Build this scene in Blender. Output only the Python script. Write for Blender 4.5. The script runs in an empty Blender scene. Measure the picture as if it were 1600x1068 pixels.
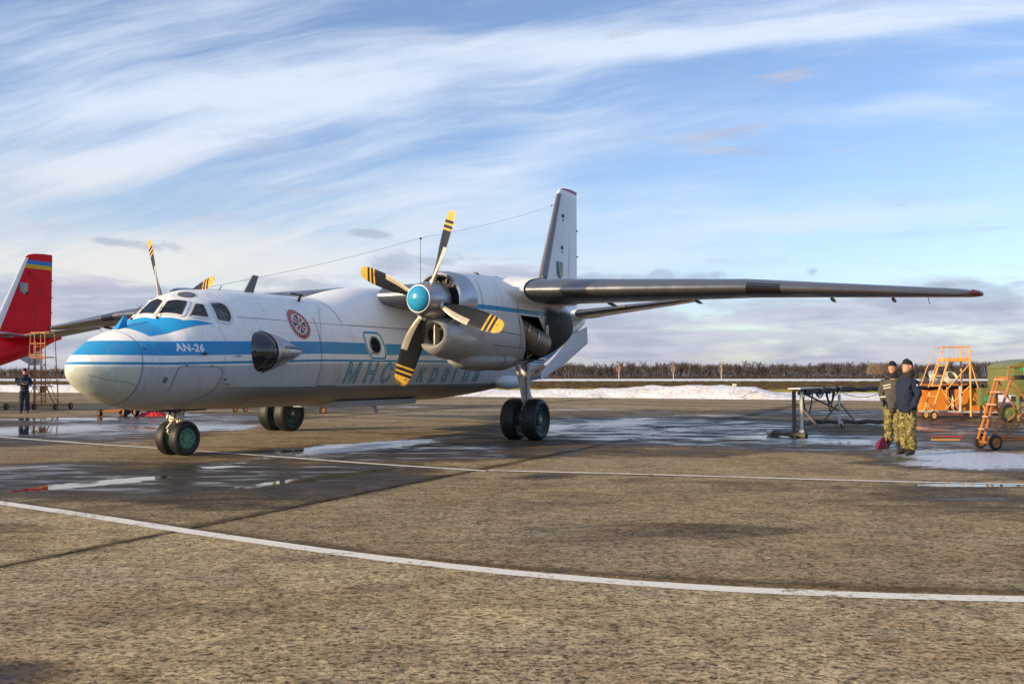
import bpy, bmesh, math, random
import numpy as np
from mathutils import Vector, Matrix, Euler
random.seed(7)
R=math.radians; PI=math.pi
scene=bpy.context.scene; COL=scene.collection

# ------------------------------------------------------------------ camera
CAM_H=1.63
cam=bpy.data.cameras.new('camera'); cam.sensor_width=36; cam.lens=33.11; cam.clip_start=.1; cam.clip_end=9000
co=bpy.data.objects.new('camera',cam); COL.objects.link(co); scene.camera=co
co.location=(0,0,CAM_H); co.rotation_euler=Euler((R(90+2.068),0,0),'XYZ')

# ------------------------------------------------------------------ sun, exposure
SUN_DIR=Vector((-.86,-.46,0)).normalized(); SUN_EL=R(15)
sv=Vector((SUN_DIR.x*math.cos(SUN_EL),SUN_DIR.y*math.cos(SUN_EL),math.sin(SUN_EL)))
sl=bpy.data.lights.new('sun','SUN'); sl.energy=4.4; sl.angle=R(.6); sl.color=(1,.77,.47)
so=bpy.data.objects.new('sun',sl); COL.objects.link(so); so.rotation_euler=sv.to_track_quat('Z','Y').to_euler(); so.location=(-30,-20,30)
vs=scene.view_settings; vs.view_transform='Standard'; vs.look='None'; vs.gamma=1; vs.exposure=0.55; vs.use_curve_mapping=False
scene.cycles.max_bounces=6; scene.cycles.diffuse_bounces=3; scene.cycles.glossy_bounces=3; scene.cycles.transparent_max_bounces=8
scene.cycles.use_denoising=True

# ------------------------------------------------------------------ node helpers
class NT:
    def __init__(s,nt): s.nt=nt; s.n=nt.nodes; s.l=nt.links
    def new(s,t,**k):
        n=s.n.new(t)
        for a,b in k.items(): setattr(n,a,b)
        return n
    def put(s,sock,v):
        if v is None: return
        if isinstance(v,bpy.types.NodeSocket): s.l.new(v,sock)
        else:
            if sock.type=='RGBA' and isinstance(v,(tuple,list)) and len(v)==3: v=(*v,1)
            sock.default_value=v
    def m(s,op,a,b=None,c=None,clamp=False):
        n=s.new('ShaderNodeMath',operation=op,use_clamp=clamp)
        s.put(n.inputs[0],a); s.put(n.inputs[1],b)
        if c is not None: s.put(n.inputs[2],c)
        return n.outputs[0]
    def add(s,*a):
        r=a[0]
        for b in a[1:]: r=s.m('ADD',r,b)
        return r
    def mul(s,*a):
        r=a[0]
        for b in a[1:]: r=s.m('MULTIPLY',r,b)
        return r
    def sub(s,a,b): return s.m('SUBTRACT',a,b)
    def vec(s,x=0,y=0,z=0):
        n=s.new('ShaderNodeCombineXYZ'); s.put(n.inputs[0],x); s.put(n.inputs[1],y); s.put(n.inputs[2],z); return n.outputs[0]
    def sep(s,v):
        n=s.new('ShaderNodeSeparateXYZ'); s.l.new(v,n.inputs[0]); return n.outputs[0],n.outputs[1],n.outputs[2]
    def noise(s,v,scale=5,detail=4,rough=.55,dist=0,lac=2.):
        n=s.new('ShaderNodeTexNoise'); s.put(n.inputs['Vector'],v); s.put(n.inputs['Scale'],scale); s.put(n.inputs['Detail'],detail)
        s.put(n.inputs['Roughness'],rough); s.put(n.inputs['Distortion'],dist); return n.outputs['Fac']
    def voro(s,v,scale=5,feature='F1',rand=1):
        n=s.new('ShaderNodeTexVoronoi',feature=feature); s.put(n.inputs['Vector'],v); s.put(n.inputs['Scale'],scale); s.put(n.inputs['Randomness'],rand); return n
    def ss(s,x,a,b):
        """smoothstep from a to b"""
        n=s.new('ShaderNodeMapRange',interpolation_type='SMOOTHSTEP'); s.put(n.inputs[0],x); s.put(n.inputs[1],a); s.put(n.inputs[2],b); return n.outputs[0]
    def lin(s,x,a,b,c=0,d=1):
        n=s.new('ShaderNodeMapRange'); s.put(n.inputs[0],x); s.put(n.inputs[1],a); s.put(n.inputs[2],b); s.put(n.inputs[3],c); s.put(n.inputs[4],d); return n.outputs[0]
    def mix(s,f,a,b,mode='MIX'):
        n=s.new('ShaderNodeMix',data_type='RGBA',blend_type=mode); s.put(n.inputs[0],f); s.put(n.inputs[6],a); s.put(n.inputs[7],b); return n.outputs[2]
    def gauss(s,x,y,cx,cy,rx,ry,slope=0):
        dx=s.m('DIVIDE',s.sub(x,cx),rx)
        yy=s.sub(y,cy)
        if slope: yy=s.sub(yy,s.mul(s.sub(x,cx),slope))
        dy=s.m('DIVIDE',yy,ry)
        return s.m('EXPONENT',s.mul(s.add(s.mul(dx,dx),s.mul(dy,dy)),-1.))
    def attr(s,name):
        n=s.new('ShaderNodeAttribute',attribute_name=name); return n.outputs['Fac']
    def bump(s,h,strength=.5,dist=.02):
        n=s.new('ShaderNodeBump'); s.put(n.inputs['Height'],h); n.inputs['Strength'].default_value=strength; n.inputs['Distance'].default_value=dist; return n.outputs[0]

MATS={}
def newmat(name):
    m=bpy.data.materials.new(name); m.use_nodes=True; g=NT(m.node_tree); g.n.clear()
    o=g.new('ShaderNodeOutputMaterial'); b=g.new('ShaderNodeBsdfPrincipled'); g.l.new(b.outputs[0],o.inputs[0])
    return m,g,b
def mat(name,col,rough=.5,metal=0,var=.12,scale=6,bump=0,bscale=40,spec=.5,dirt=None,coat=0):
    """plain painted / metal / cloth surface with grime and grain"""
    if name in MATS: return MATS[name]
    m,g,b=newmat(name)
    tc=g.new('ShaderNodeTexCoord').outputs['Object']
    n1=g.noise(tc,scale,5,.6); n2=g.noise(tc,scale*7,3,.6)
    f=g.add(g.mul(g.sub(n1,.5),2*var),g.mul(g.sub(n2,.5),var*(.25 if metal else 1)))
    c=g.new('ShaderNodeHueSaturation'); g.put(c.inputs['Value'],g.add(f,1.)); g.put(c.inputs['Color'],col)
    cc=c.outputs[0]
    if dirt: cc=g.mix(g.ss(n1,.52,.72),cc,dirt)
    g.put(b.inputs['Base Color'],cc); g.put(b.inputs['Roughness'],g.lin(n1 if metal else n2,.3,.7,max(0,rough-.08),min(1,rough+.1))); b.inputs['Metallic'].default_value=metal
    b.inputs['Specular IOR Level'].default_value=spec
    if coat: b.inputs['Coat Weight'].default_value=coat
    if bump: g.put(b.inputs['Normal'],g.bump(g.noise(tc,bscale,4,.6),.6,bump))
    MATS[name]=m; return m

# ------------------------------------------------------------------ sky
def make_world():
    w=bpy.data.worlds.new('World'); scene.world=w; w.use_nodes=True; g=NT(w.node_tree); g.n.clear()
    out=g.new('ShaderNodeOutputWorld'); bg=g.new('ShaderNodeBackground'); g.l.new(bg.outputs[0],out.inputs[0])
    sky=g.new('ShaderNodeTexSky',sky_type='NISHITA',sun_disc=False,sun_elevation=SUN_EL,sun_rotation=math.atan2(SUN_DIR.x,SUN_DIR.y),air_density=1.0,dust_density=.6,ozone_density=2.2)
    tc=g.new('ShaderNodeTexCoord').outputs['Generated']
    x,y,z=g.sep(tc)
    az=g.m('ARCTAN2',x,y)
    hor=g.m('SQRT',g.add(g.mul(x,x),g.mul(y,y)))
    T=g.m('DIVIDE',z,g.m('MAXIMUM',hor,.02)); T=g.m('MINIMUM',T,3.)
    azc=g.m('MAXIMUM',g.m('MINIMUM',az,1.3),-1.3)
    # streak coordinate that follows the long curved cirrus bands
    s=g.sub(T,g.sub(g.add(.300,g.mul(azc,.17)),g.mul(azc,azc,.27)))
    warp=g.noise(g.vec(g.mul(az,3.),g.mul(T,5.),0),1.,3,.5)
    sw=g.add(s,g.mul(g.sub(warp,.5),.06))
    st=g.noise(g.vec(g.mul(az,2.0),g.mul(sw,15.),3.),1.6,7,.54,.4)
    fine=g.noise(g.vec(g.mul(az,6.),g.mul(sw,50.),9.),1.5,7,.58,.5)
    blot=g.noise(g.vec(g.mul(az,5.),g.mul(T,10.),5.),1.1,6,.55,.3)
    tex=g.add(g.mul(st,.50),g.mul(fine,.26),g.mul(blot,.24))
    # where the veil is thick
    G=lambda *a:g.gauss(azc,T,*a)
    dens=g.add(.015,
        g.mul(G(-.36,.30,.26,.085,.30),.17), g.mul(G(-.02,.322,.42,.028,.14),.20), g.mul(G(.34,.352,.4,.016,.0),.26),
        g.mul(G(-.36,.228,.24,.022,.38),.22), g.mul(G(-.46,.20,.12,.02,.2),.10), g.mul(G(-.08,.20,.26,.045,.22),.17),
        g.mul(G(.12,.175,.26,.030,-.05),.15), g.mul(G(-.40,.11,.30,.04,0),.26), g.mul(G(.0,.115,.3,.03,0),.16),
        g.mul(G(.40,.27,.12,.03,.3),.08), g.mul(G(.32,.155,.25,.012,.03),.12), g.mul(G(.15,.12,.12,.012,.02),.10))
    hi=g.ss(T,.45,1.2); dens=g.add(dens,g.mul(hi,.12))
    cir=g.lin(g.ss(g.add(tex,dens),.46,.88),0,1,.06,1)
    # low stratus bank above the horizon
    lo=g.noise(g.vec(g.mul(az,4.5),g.mul(T,26.),1.),1.3,7,.58,.4)
    lo2=g.noise(g.vec(g.mul(az,9.),g.mul(T,60.),7.),1.3,6,.6,.3)
    lm=g.add(g.mul(g.ss(T,.115,.06),.21),g.mul(g.gauss(azc,T,-.30,.075,.2,.03),.10),g.mul(g.gauss(azc,T,-.0,.10,.14,.02,-.1),.10),-.045)
    bank=g.ss(g.add(g.mul(lo,.7),g.mul(lo2,.3),lm),.50,.68)
    # small grey puffs
    pn=g.noise(g.vec(g.mul(az,17.),g.mul(T,34.),2.),1.3,7,.6,.3)
    pm=g.add(G(.085,.101,.035,.012),G(.125,.100,.022,.010),G(.205,.103,.038,.010),G(.158,.105,.014,.009),
             g.mul(G(-.405,.131,.03,.006),.8),g.mul(G(-.355,.128,.045,.010),.72),G(-.15,.150,.03,.006),G(-.105,.120,.075,.020),
             G(.44,.077,.07,.016),G(.31,.106,.010,.006),G(-.23,.095,.08,.012),g.mul(G(.35,.07,.2,.02),.6))
    puff=g.ss(g.add(g.mul(pn,1.0),g.mul(g.m('MINIMUM',pm,1.),.50)),.76,1.02)
    skyc=sky.outputs[0]
    # slightly deeper winter blue
    skyc=g.mix(1.,skyc,SKY_TINT,'MULTIPLY')
    warmL=g.ss(azc,.25,-.5)
    cirC=g.mix(g.ss(T,.10,.28),g.mix(warmL,CL_MID,CL_WARM),CL_HIGH)
    c=g.mix(g.mul(cir,.82),skyc,cirC)
    hzn=g.m('EXPONENT',g.mul(g.m('MAXIMUM',T,0.),-26.))
    c=g.mix(g.mul(hzn,.55),c,g.mix(warmL,CL_HZ,CL_WARM))
    bankC=g.mix(g.ss(lo2,.35,.65),CL_BANK,CL_BANK2)
    c=g.mix(g.mul(bank,.80),c,bankC)
    c=g.mix(g.mul(puff,.52),c,CL_PUFF)
    g.l.new(c,bg.inputs[0]); bg.inputs[1].default_value=.088
SKY_TINT=(1.42,1.42,1.62)
CL_HIGH=(6.5,7.2,8.3); CL_MID=(5.9,6.6,7.6); CL_WARM=(7.2,6.8,6.3); CL_HZ=(3.7,4.0,5.1)
CL_BANK=(2.9,3.2,4.5); CL_BANK2=(4.5,4.6,5.6); CL_PUFF=(2.7,3.1,4.2)
make_world()

# ------------------------------------------------------------------ object helpers
def tag(o,label=None,cat=None,group=None,kind=None):
    if label: o['label']=label
    if cat: o['category']=cat
    if group: o['group']=group
    if kind: o['kind']=kind
    return o
def empty(name,loc=(0,0,0),rz=0,label=None,cat=None,group=None):
    o=bpy.data.objects.new(name,None); COL.objects.link(o); o.location=loc; o.rotation_euler=(0,0,rz); o.empty_display_size=.2
    return tag(o,label,cat,group)
def link(name,me,parent=None):
    o=bpy.data.objects.new(name,me); COL.objects.link(o)
    if parent is not None: o.parent=parent
    return o
class MB:
    def __init__(s): s.v=[]; s.f=[]; s.mi=[]
    def raw(s,v,f,mi=0):
        b=len(s.v); s.v+= [tuple(map(float,p)) for p in v]; s.f+=[tuple(b+i for i in q) for q in f]; s.mi+=[mi]*len(f); return s
    def box(s,c,d,mi=0,rot=None):
        x,y,z=d[0]/2,d[1]/2,d[2]/2
        v=[Vector((i*x,j*y,k*z)) for i in (-1,1) for j in (-1,1) for k in (-1,1)]
        if rot is not None: v=[rot@p for p in v]
        v=[p+Vector(c) for p in v]
        return s.raw(v,[(0,1,3,2),(4,6,7,5),(0,4,5,1),(2,3,7,6),(0,2,6,4),(1,5,7,3)],mi)
    def beam(s,a,b,w,h=None,mi=0):
        a=Vector(a);b=Vector(b); h=h or w; d=(b-a); L=d.length
        if L<1e-6: return s
        return s.box((a+b)/2,(w,h,L),mi,d.to_track_quat('Z','Y').to_matrix())
    def tube(s,pts,r,n=8,mi=0,cap=True):
        pts=[Vector(p) for p in pts]; rr=r if isinstance(r,(list,tuple)) else [r]*len(pts)
        v=[];f=[]; up=None
        for i,p in enumerate(pts):
            t=(pts[min(i+1,len(pts)-1)]-pts[max(i-1,0)]).normalized()
            if up is None:
                up=t.orthogonal().normalized()
            else:
                up=(up-t*up.dot(t)); up=up.normalized() if up.length>1e-6 else t.orthogonal().normalized()
            q=t.cross(up)
            for k in range(n):
                an=2*PI*k/n; v.append(p+(up*math.cos(an)+q*math.sin(an))*rr[i])
        for i in range(len(pts)-1):
            for k in range(n):
                k2=(k+1)%n; f.append((i*n+k,i*n+k2,(i+1)*n+k2,(i+1)*n+k))
        if cap: f.append(tuple(range(n))[::-1]); f.append(tuple((len(pts)-1)*n+k for k in range(n)))
        return s.raw(v,f,mi)
    def lathe(s,prof,o,ax,n=24,mi=0,mats=None,sq=(1,1)):
        """prof: (distance along axis, radius)"""
        ax=Vector(ax).normalized(); o=Vector(o); u=Vector((0,0,1)) if abs(ax.z)<.9 else Vector((1,0,0)); u=(u-ax*u.dot(ax)).normalized(); w=ax.cross(u)
        v=[o+ax*d+(u*math.cos(2*PI*k/n)*sq[0]+w*math.sin(2*PI*k/n)*sq[1])*max(r,1e-4) for d,r in prof for k in range(n)]
        for i in range(len(prof)-1):
            f=[(i*n+k,i*n+(k+1)%n,(i+1)*n+(k+1)%n,(i+1)*n+k) for k in range(n)]
            if i==0: b=len(s.v); s.v+=[tuple(p) for p in v]
            s.f+=[tuple(b+j for j in q) for q in f]; s.mi+=[mats[i] if mats else mi]*n
        return s
    def loft(s,rings,closed=True,caps=True,mi=0):
        n=len(rings[0]); v=[p for r in rings for p in r]; f=[]
        for i in range(len(rings)-1):
            for k in range(n if closed else n-1):
                k2=(k+1)%n; f.append((i*n+k,i*n+k2,(i+1)*n+k2,(i+1)*n+k))
        if caps: f.append(tuple(range(n))[::-1]); f.append(tuple((len(rings)-1)*n+k for k in range(n)))
        return s.raw(v,f,mi)
    def mesh(s,name,mats,smooth=35):
        me=bpy.data.meshes.new(name); me.from_pydata(s.v,[],s.f)
        for m in (mats if isinstance(mats,(list,tuple)) else [mats]): me.materials.append(m)
        if any(s.mi): me.polygons.foreach_set('material_index',s.mi)
        bm=bmesh.new(); bm.from_mesh(me); bmesh.ops.recalc_face_normals(bm,faces=bm.faces); bm.to_mesh(me); bm.free()
        if smooth:
            me.polygons.foreach_set('use_smooth',[True]*len(me.polygons)); me.set_sharp_from_angle(angle=R(smooth))
        me.update(); return me
    def obj(s,name,mats,parent=None,smooth=35): return link(name,s.mesh(name,mats,smooth),parent)
def copy_tree(o,parent=None):
    c=o.copy(); COL.objects.link(c)
    if parent is not None: c.parent=parent
    for ch in list(o.children): copy_tree(ch,c)
    return c

# ------------------------------------------------------------------ ground
WET=[(-12.44,34.49,5.4,10.68,1,0),(-10.56,23.75,2.15,2.13,0.3,0),(-7.94,16.96,1.64,3.11,1,0),(-5.09,16.96,2.25,3.35,0.9,0),(-2.85,16.96,1.64,2.76,0.95,0),(-2.46,22.74,3.15,3.16,1.0,0),(-2.05,14.25,1.03,1.69,0.5,0),(-11.91,39.61,3.82,6.02,0.6,0),(3.99,33.2,5.2,9.83,1.05,0),(7.05,26.07,4.71,3.63,1.0,0),(13.97,33.2,2.8,12.01,0.9,0),(8.72,20.16,1.94,2.79,1.1,0),(13.99,46.53,7.01,5.77,0.6,0),(0.21,17.29,0.94,0.78,0.9,0),(2.35,15.95,0.58,0.57,0.5,0),(1.09,22.74,1.23,1.95,0.6,0),(2.2,10.81,0.85,1.05,0.75,0),(5.81,14.25,1.46,1.69,0.75,0),(1.58,13.2,1.19,0.78,0.35,0),(0.35,9.82,0.65,0.79,0.45,0),(-5.31,11.5,0.62,0.99,0.5,0),(-2.77,5.8,0.35,0.25,0.8,0),(-3.72,13.2,0.95,0.78,0.4,0),(-3.46,57.6,6.94,6.3,0.6,0),(5.6,46.53,6.17,4.93,0.5,0),(-8.59,50.98,3.69,5.93,0.5,0),(8.09,34.49,2.49,5.49,0.7,0),(-2.82,26.07,2.36,1.28,0.5,0)]
DRY=[(-4.79,33.2,3.0,5.97,1,0),(2.66,18.49,2.45,1.41,0.9,0),(-9.29,22.74,1.64,1.75,0.7,0),(3.98,66.18,11.96,6.65,0.7,0),(12.74,66.18,7.97,6.65,0.8,0),(-5.21,12.58,0.91,0.77,0.6,0),(5.91,20.95,0.76,0.99,0.5,0),(-2.14,11.91,1.0,0.74,0.4,0),(19.92,60.2,3.26,5.49,0.5,0)]
PUD=[(-9.4,26.07,2.51,1.28,0.5,0),(-16.91,39.61,2.86,2.36,0.75,0),(-14.63,44.21,3.2,2.95,0.7,0),(-1.23,50.98,3.69,2.94,0.55,0),(-2.38,39.61,1.91,2.36,0.5,0),(8.24,42.79,3.09,2.76,0.6,0),(4.76,39.61,1.91,1.77,0.6,0),(-6.22,15.95,1.06,0.76,0.9,1.38),(-2.78,17.18,1.14,0.61,1.1,1.62),(-1.97,18.24,0.22,0.37,0.5,1.3),(-3.49,24.18,1.75,1.76,1.0,1.24),(-2.35,26.07,0.79,1.02,0.7,0),(-5.12,18.75,0.51,0.39,0.8,0.39),(-5.79,19.29,0.35,0.35,0.5,0),(6.77,15.67,1.04,0.24,1,0),(-14.07,31.63,2.86,4.59,0.8,0),(-9.98,33.2,3.2,3.77,0.75,0),(-15.01,39.61,2.15,2.96,0.6,0),(3.45,35.88,3.03,3.91,0.65,1.01),(6.56,27.98,1.35,1.47,0.7,0),(1.2,33.2,1.0,3.77,0.7,0),(7.99,26.07,1.41,1.79,0.75,0),(12.57,33.2,1.2,5.97,0.6,0),(3.07,50.98,3.69,2.94,0.6,0),(-5.31,55.21,3.66,2.29,0.6,0),(8.45,19.01,1.15,1.36,0.7,0),(4.94,31.63,1.91,2.26,0.6,0.85),(6.31,17.52,0.63,1.39,0.5,0)]
ICE=[(-1.66,27.69,1.0,1.15,0.6,0.91),(-4.66,22.17,0.93,0.74,0.6,0.81),(-6.32,15.49,0.65,0.54,0.55,1.59),(-11.09,36.87,2.89,3.08,0.45,0),(-14.77,33.2,1.6,2.92,0.45,0),(-3.42,23.75,1.86,1.7,0.85,1.88),(-2.19,26.07,0.94,1.28,0.6,0),(-7.05,26.07,1.1,2.05,0.35,0),(9.18,20.79,1.5,2.46,1.3,0),(7.99,19.29,1.05,1.26,1.0,0),(7.99,26.58,1.44,1.06,0.85,0),(6.35,30.19,1.64,1.03,0.6,0),(7.83,26.07,1.1,1.28,0.7,0),(2.79,33.2,1.8,2.49,0.5,0.95),(1.4,46.53,1.96,2.44,0.5,0),(6.18,42.79,3.87,2.07,0.45,0),(19.94,47.36,1.71,2.53,0.3,0),(-17.63,39.61,1.43,2.36,0.4,0),(-5.94,15.95,0.58,0.38,0.35,1.58),(7.2,21.81,0.79,0.71,0.4,0),(-2.85,16.96,0.82,0.27,0.3,1.61)]
def blobs(X,Y,L):
    f=np.zeros_like(X)
    for cx,cy,rx,ry,s,k in L:
        dx=(X-cx); dy=(Y-cy)-k*dx
        f=np.maximum(f,s*np.exp(-((dx/rx)**2+(dy/ry)**2)*.75))
    return f
def concrete():
    m,g,b=newmat('concrete')
    geo=g.new('ShaderNodeNewGeometry').outputs['Position']
    x,y,z=g.sep(geo)
    wet=g.attr('wet'); pud=g.attr('puddle'); ice=g.attr('ice'); tone=g.attr('tone')
    n_big=g.noise(geo,.16,5,.6); n_mid=g.noise(geo,.9,6,.62,.6); n_f=g.noise(geo,9,5,.65); n_g=g.noise(geo,34,4,.6)
    strk=g.noise(g.vec(g.mul(x,.22),g.mul(y,.62),0),1.3,8,.62,.9); strk2=g.noise(g.vec(g.mul(x,.5),g.mul(y,1.7),6),1.3,7,.65,.7)
    edge=g.attr('edge')
    wf=g.add(wet,g.mul(g.sub(strk,.5),1.15),g.mul(g.sub(n_mid,.5),.45),g.mul(g.sub(n_f,.5),.24))
    dm=g.ss(wf,.16,.46); wm=g.ss(g.add(wf,g.mul(g.sub(n_g,.5),.2)),.36,.70)
    pf=g.add(pud,g.mul(g.sub(strk2,.5),1.0),g.mul(g.sub(n_mid,.5),.55),g.mul(g.sub(n_f,.5),.55),g.mul(g.sub(n_g,.5),.30))
    pm=g.ss(pf,.54,.62)
    icf=g.add(ice,g.mul(g.sub(n_f,.5),.8),g.mul(g.sub(n_g,.5),.5),g.mul(g.sub(g.noise(g.vec(g.mul(x,.8),g.mul(y,1.8),2),1.9,9,.74,1.0),.5),1.9),g.mul(g.sub(strk2,.5),.9))
    im=g.ss(icf,.58,.78)
    warm=g.mix(g.ss(n_mid,.3,.7),(.41,.305,.160),(.225,.165,.085))
    base=g.mix(g.ss(n_big,.35,.65),warm,(.33,.255,.155))
    base=g.mix(g.mul(g.ss(g.noise(geo,.55,7,.7),.50,.68),.60),base,(.225,.135,.066))
    base=g.mix(g.mul(g.ss(g.noise(geo,.8,6,.7,.5),.54,.66),.35),base,(.34,.30,.22))
    base=g.mix(g.mul(g.ss(strk,.52,.72),.66),base,(.105,.080,.052))
    gx,gy=g.mul(x,.75),y
    cl=g.noise(g.vec(gx,gy,0),23.,7,.70,.5); cl2=g.noise(g.vec(gx,gy,3),58.,6,.66,.4); cl3=g.noise(g.vec(gx,gy,8),6.,6,.66,.6)
    grain=g.add(.20,g.mul(g.ss(cl,.34,.64),.55),g.mul(g.ss(cl2,.34,.64),.50),g.mul(g.ss(cl3,.36,.62),.50))
    base=g.mix(1.,base,g.vec(grain,grain,grain),'MULTIPLY')
    pitm=g.sub(1.,g.ss(cl,.39,.44)); pit2=g.sub(1.,g.ss(cl2,.37,.43)); sp=g.ss(cl,.37,.50); sp2=g.ss(cl2,.35,.48)
    base=g.mix(g.mul(pitm,.82),base,(.035,.024,.013)); base=g.mix(g.mul(pit2,.60),base,(.06,.042,.026))
    # hairline cracks
    cw=g.voro(g.vec(g.add(x,g.mul(g.sub(n_mid,.5),1.6)),g.add(y,g.mul(g.sub(n_f,.5),.5)),0),.23,'DISTANCE_TO_EDGE')
    crack=g.mul(g.sub(1.,g.ss(cw.outputs['Distance'],.0015,.006)),g.ss(n_big,.50,.60))
    base=g.mix(g.mul(crack,.8),base,(.03,.022,.015))
    # dirt washed into the slab edges
    ed_=g.ss(g.add(edge,g.mul(g.sub(n_f,.5),.8),g.mul(g.sub(n_mid,.5),.5)),.35,.85)
    base=g.mix(g.mul(ed_,.72),base,(.065,.044,.022))
    base=g.mix(1.,base,g.vec(tone,tone,tone),'MULTIPLY')
    col=g.mix(dm,base,g.mix(1.,base,(.40,.37,.34),'MULTIPLY'))
    col=g.mix(wm,col,g.mix(1.,base,(.13,.13,.16),'MULTIPLY'))
    oil=g.ss(g.noise(g.vec(g.mul(x,.4),g.mul(y,.8),4),1.1,6,.62,1.),.57,.69)
    col=g.mix(g.mul(oil,.5),col,(.045,.036,.030))
    col=g.mix(pm,col,(.020,.020,.024))
    col=g.mix(g.mul(im,g.lin(n_f,.35,.65,.55,.95)),col,(.62,.66,.74))
    g.put(b.inputs['Base Color'],col)
    rw=g.lin(strk2,.42,.58,.10,.85)
    r=g.mix(dm,(.92,.92,.92),(.75,.75,.75)); r=g.mix(wm,r,g.vec(rw,rw,rw)); r=g.mix(pm,r,(.03,.03,.03)); r=g.mix(im,r,(.38,.38,.38))
    g.put(b.inputs['Roughness'],g.sep(r)[0])
    h=g.add(g.mul(sp,.5),g.mul(sp2,.25),g.mul(n_f,1.1),g.mul(n_g,.5))
    flat=g.sub(1.,g.m('MAXIMUM',pm,g.mul(wm,.78)))
    bn=g.new('ShaderNodeBump'); g.put(bn.inputs['Height'],h); g.put(bn.inputs['Strength'],g.mul(flat,.85)); bn.inputs['Distance'].default_value=.016
    g.put(b.inputs['Normal'],bn.outputs[0]); g.put(b.inputs['Specular IOR Level'],g.m('MAXIMUM',g.lin(wm,0,1,.15,.34),g.mul(pm,.5)))
    return m
KX,KY=1.0188,.9033      # metres per layout unit across and away
def K(v): return [(x*KX,y*KY,z) for x,y,z in v]
def edge_y(x): return 73-.5*(np.clip(x,-90,75)-17.6)
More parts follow.
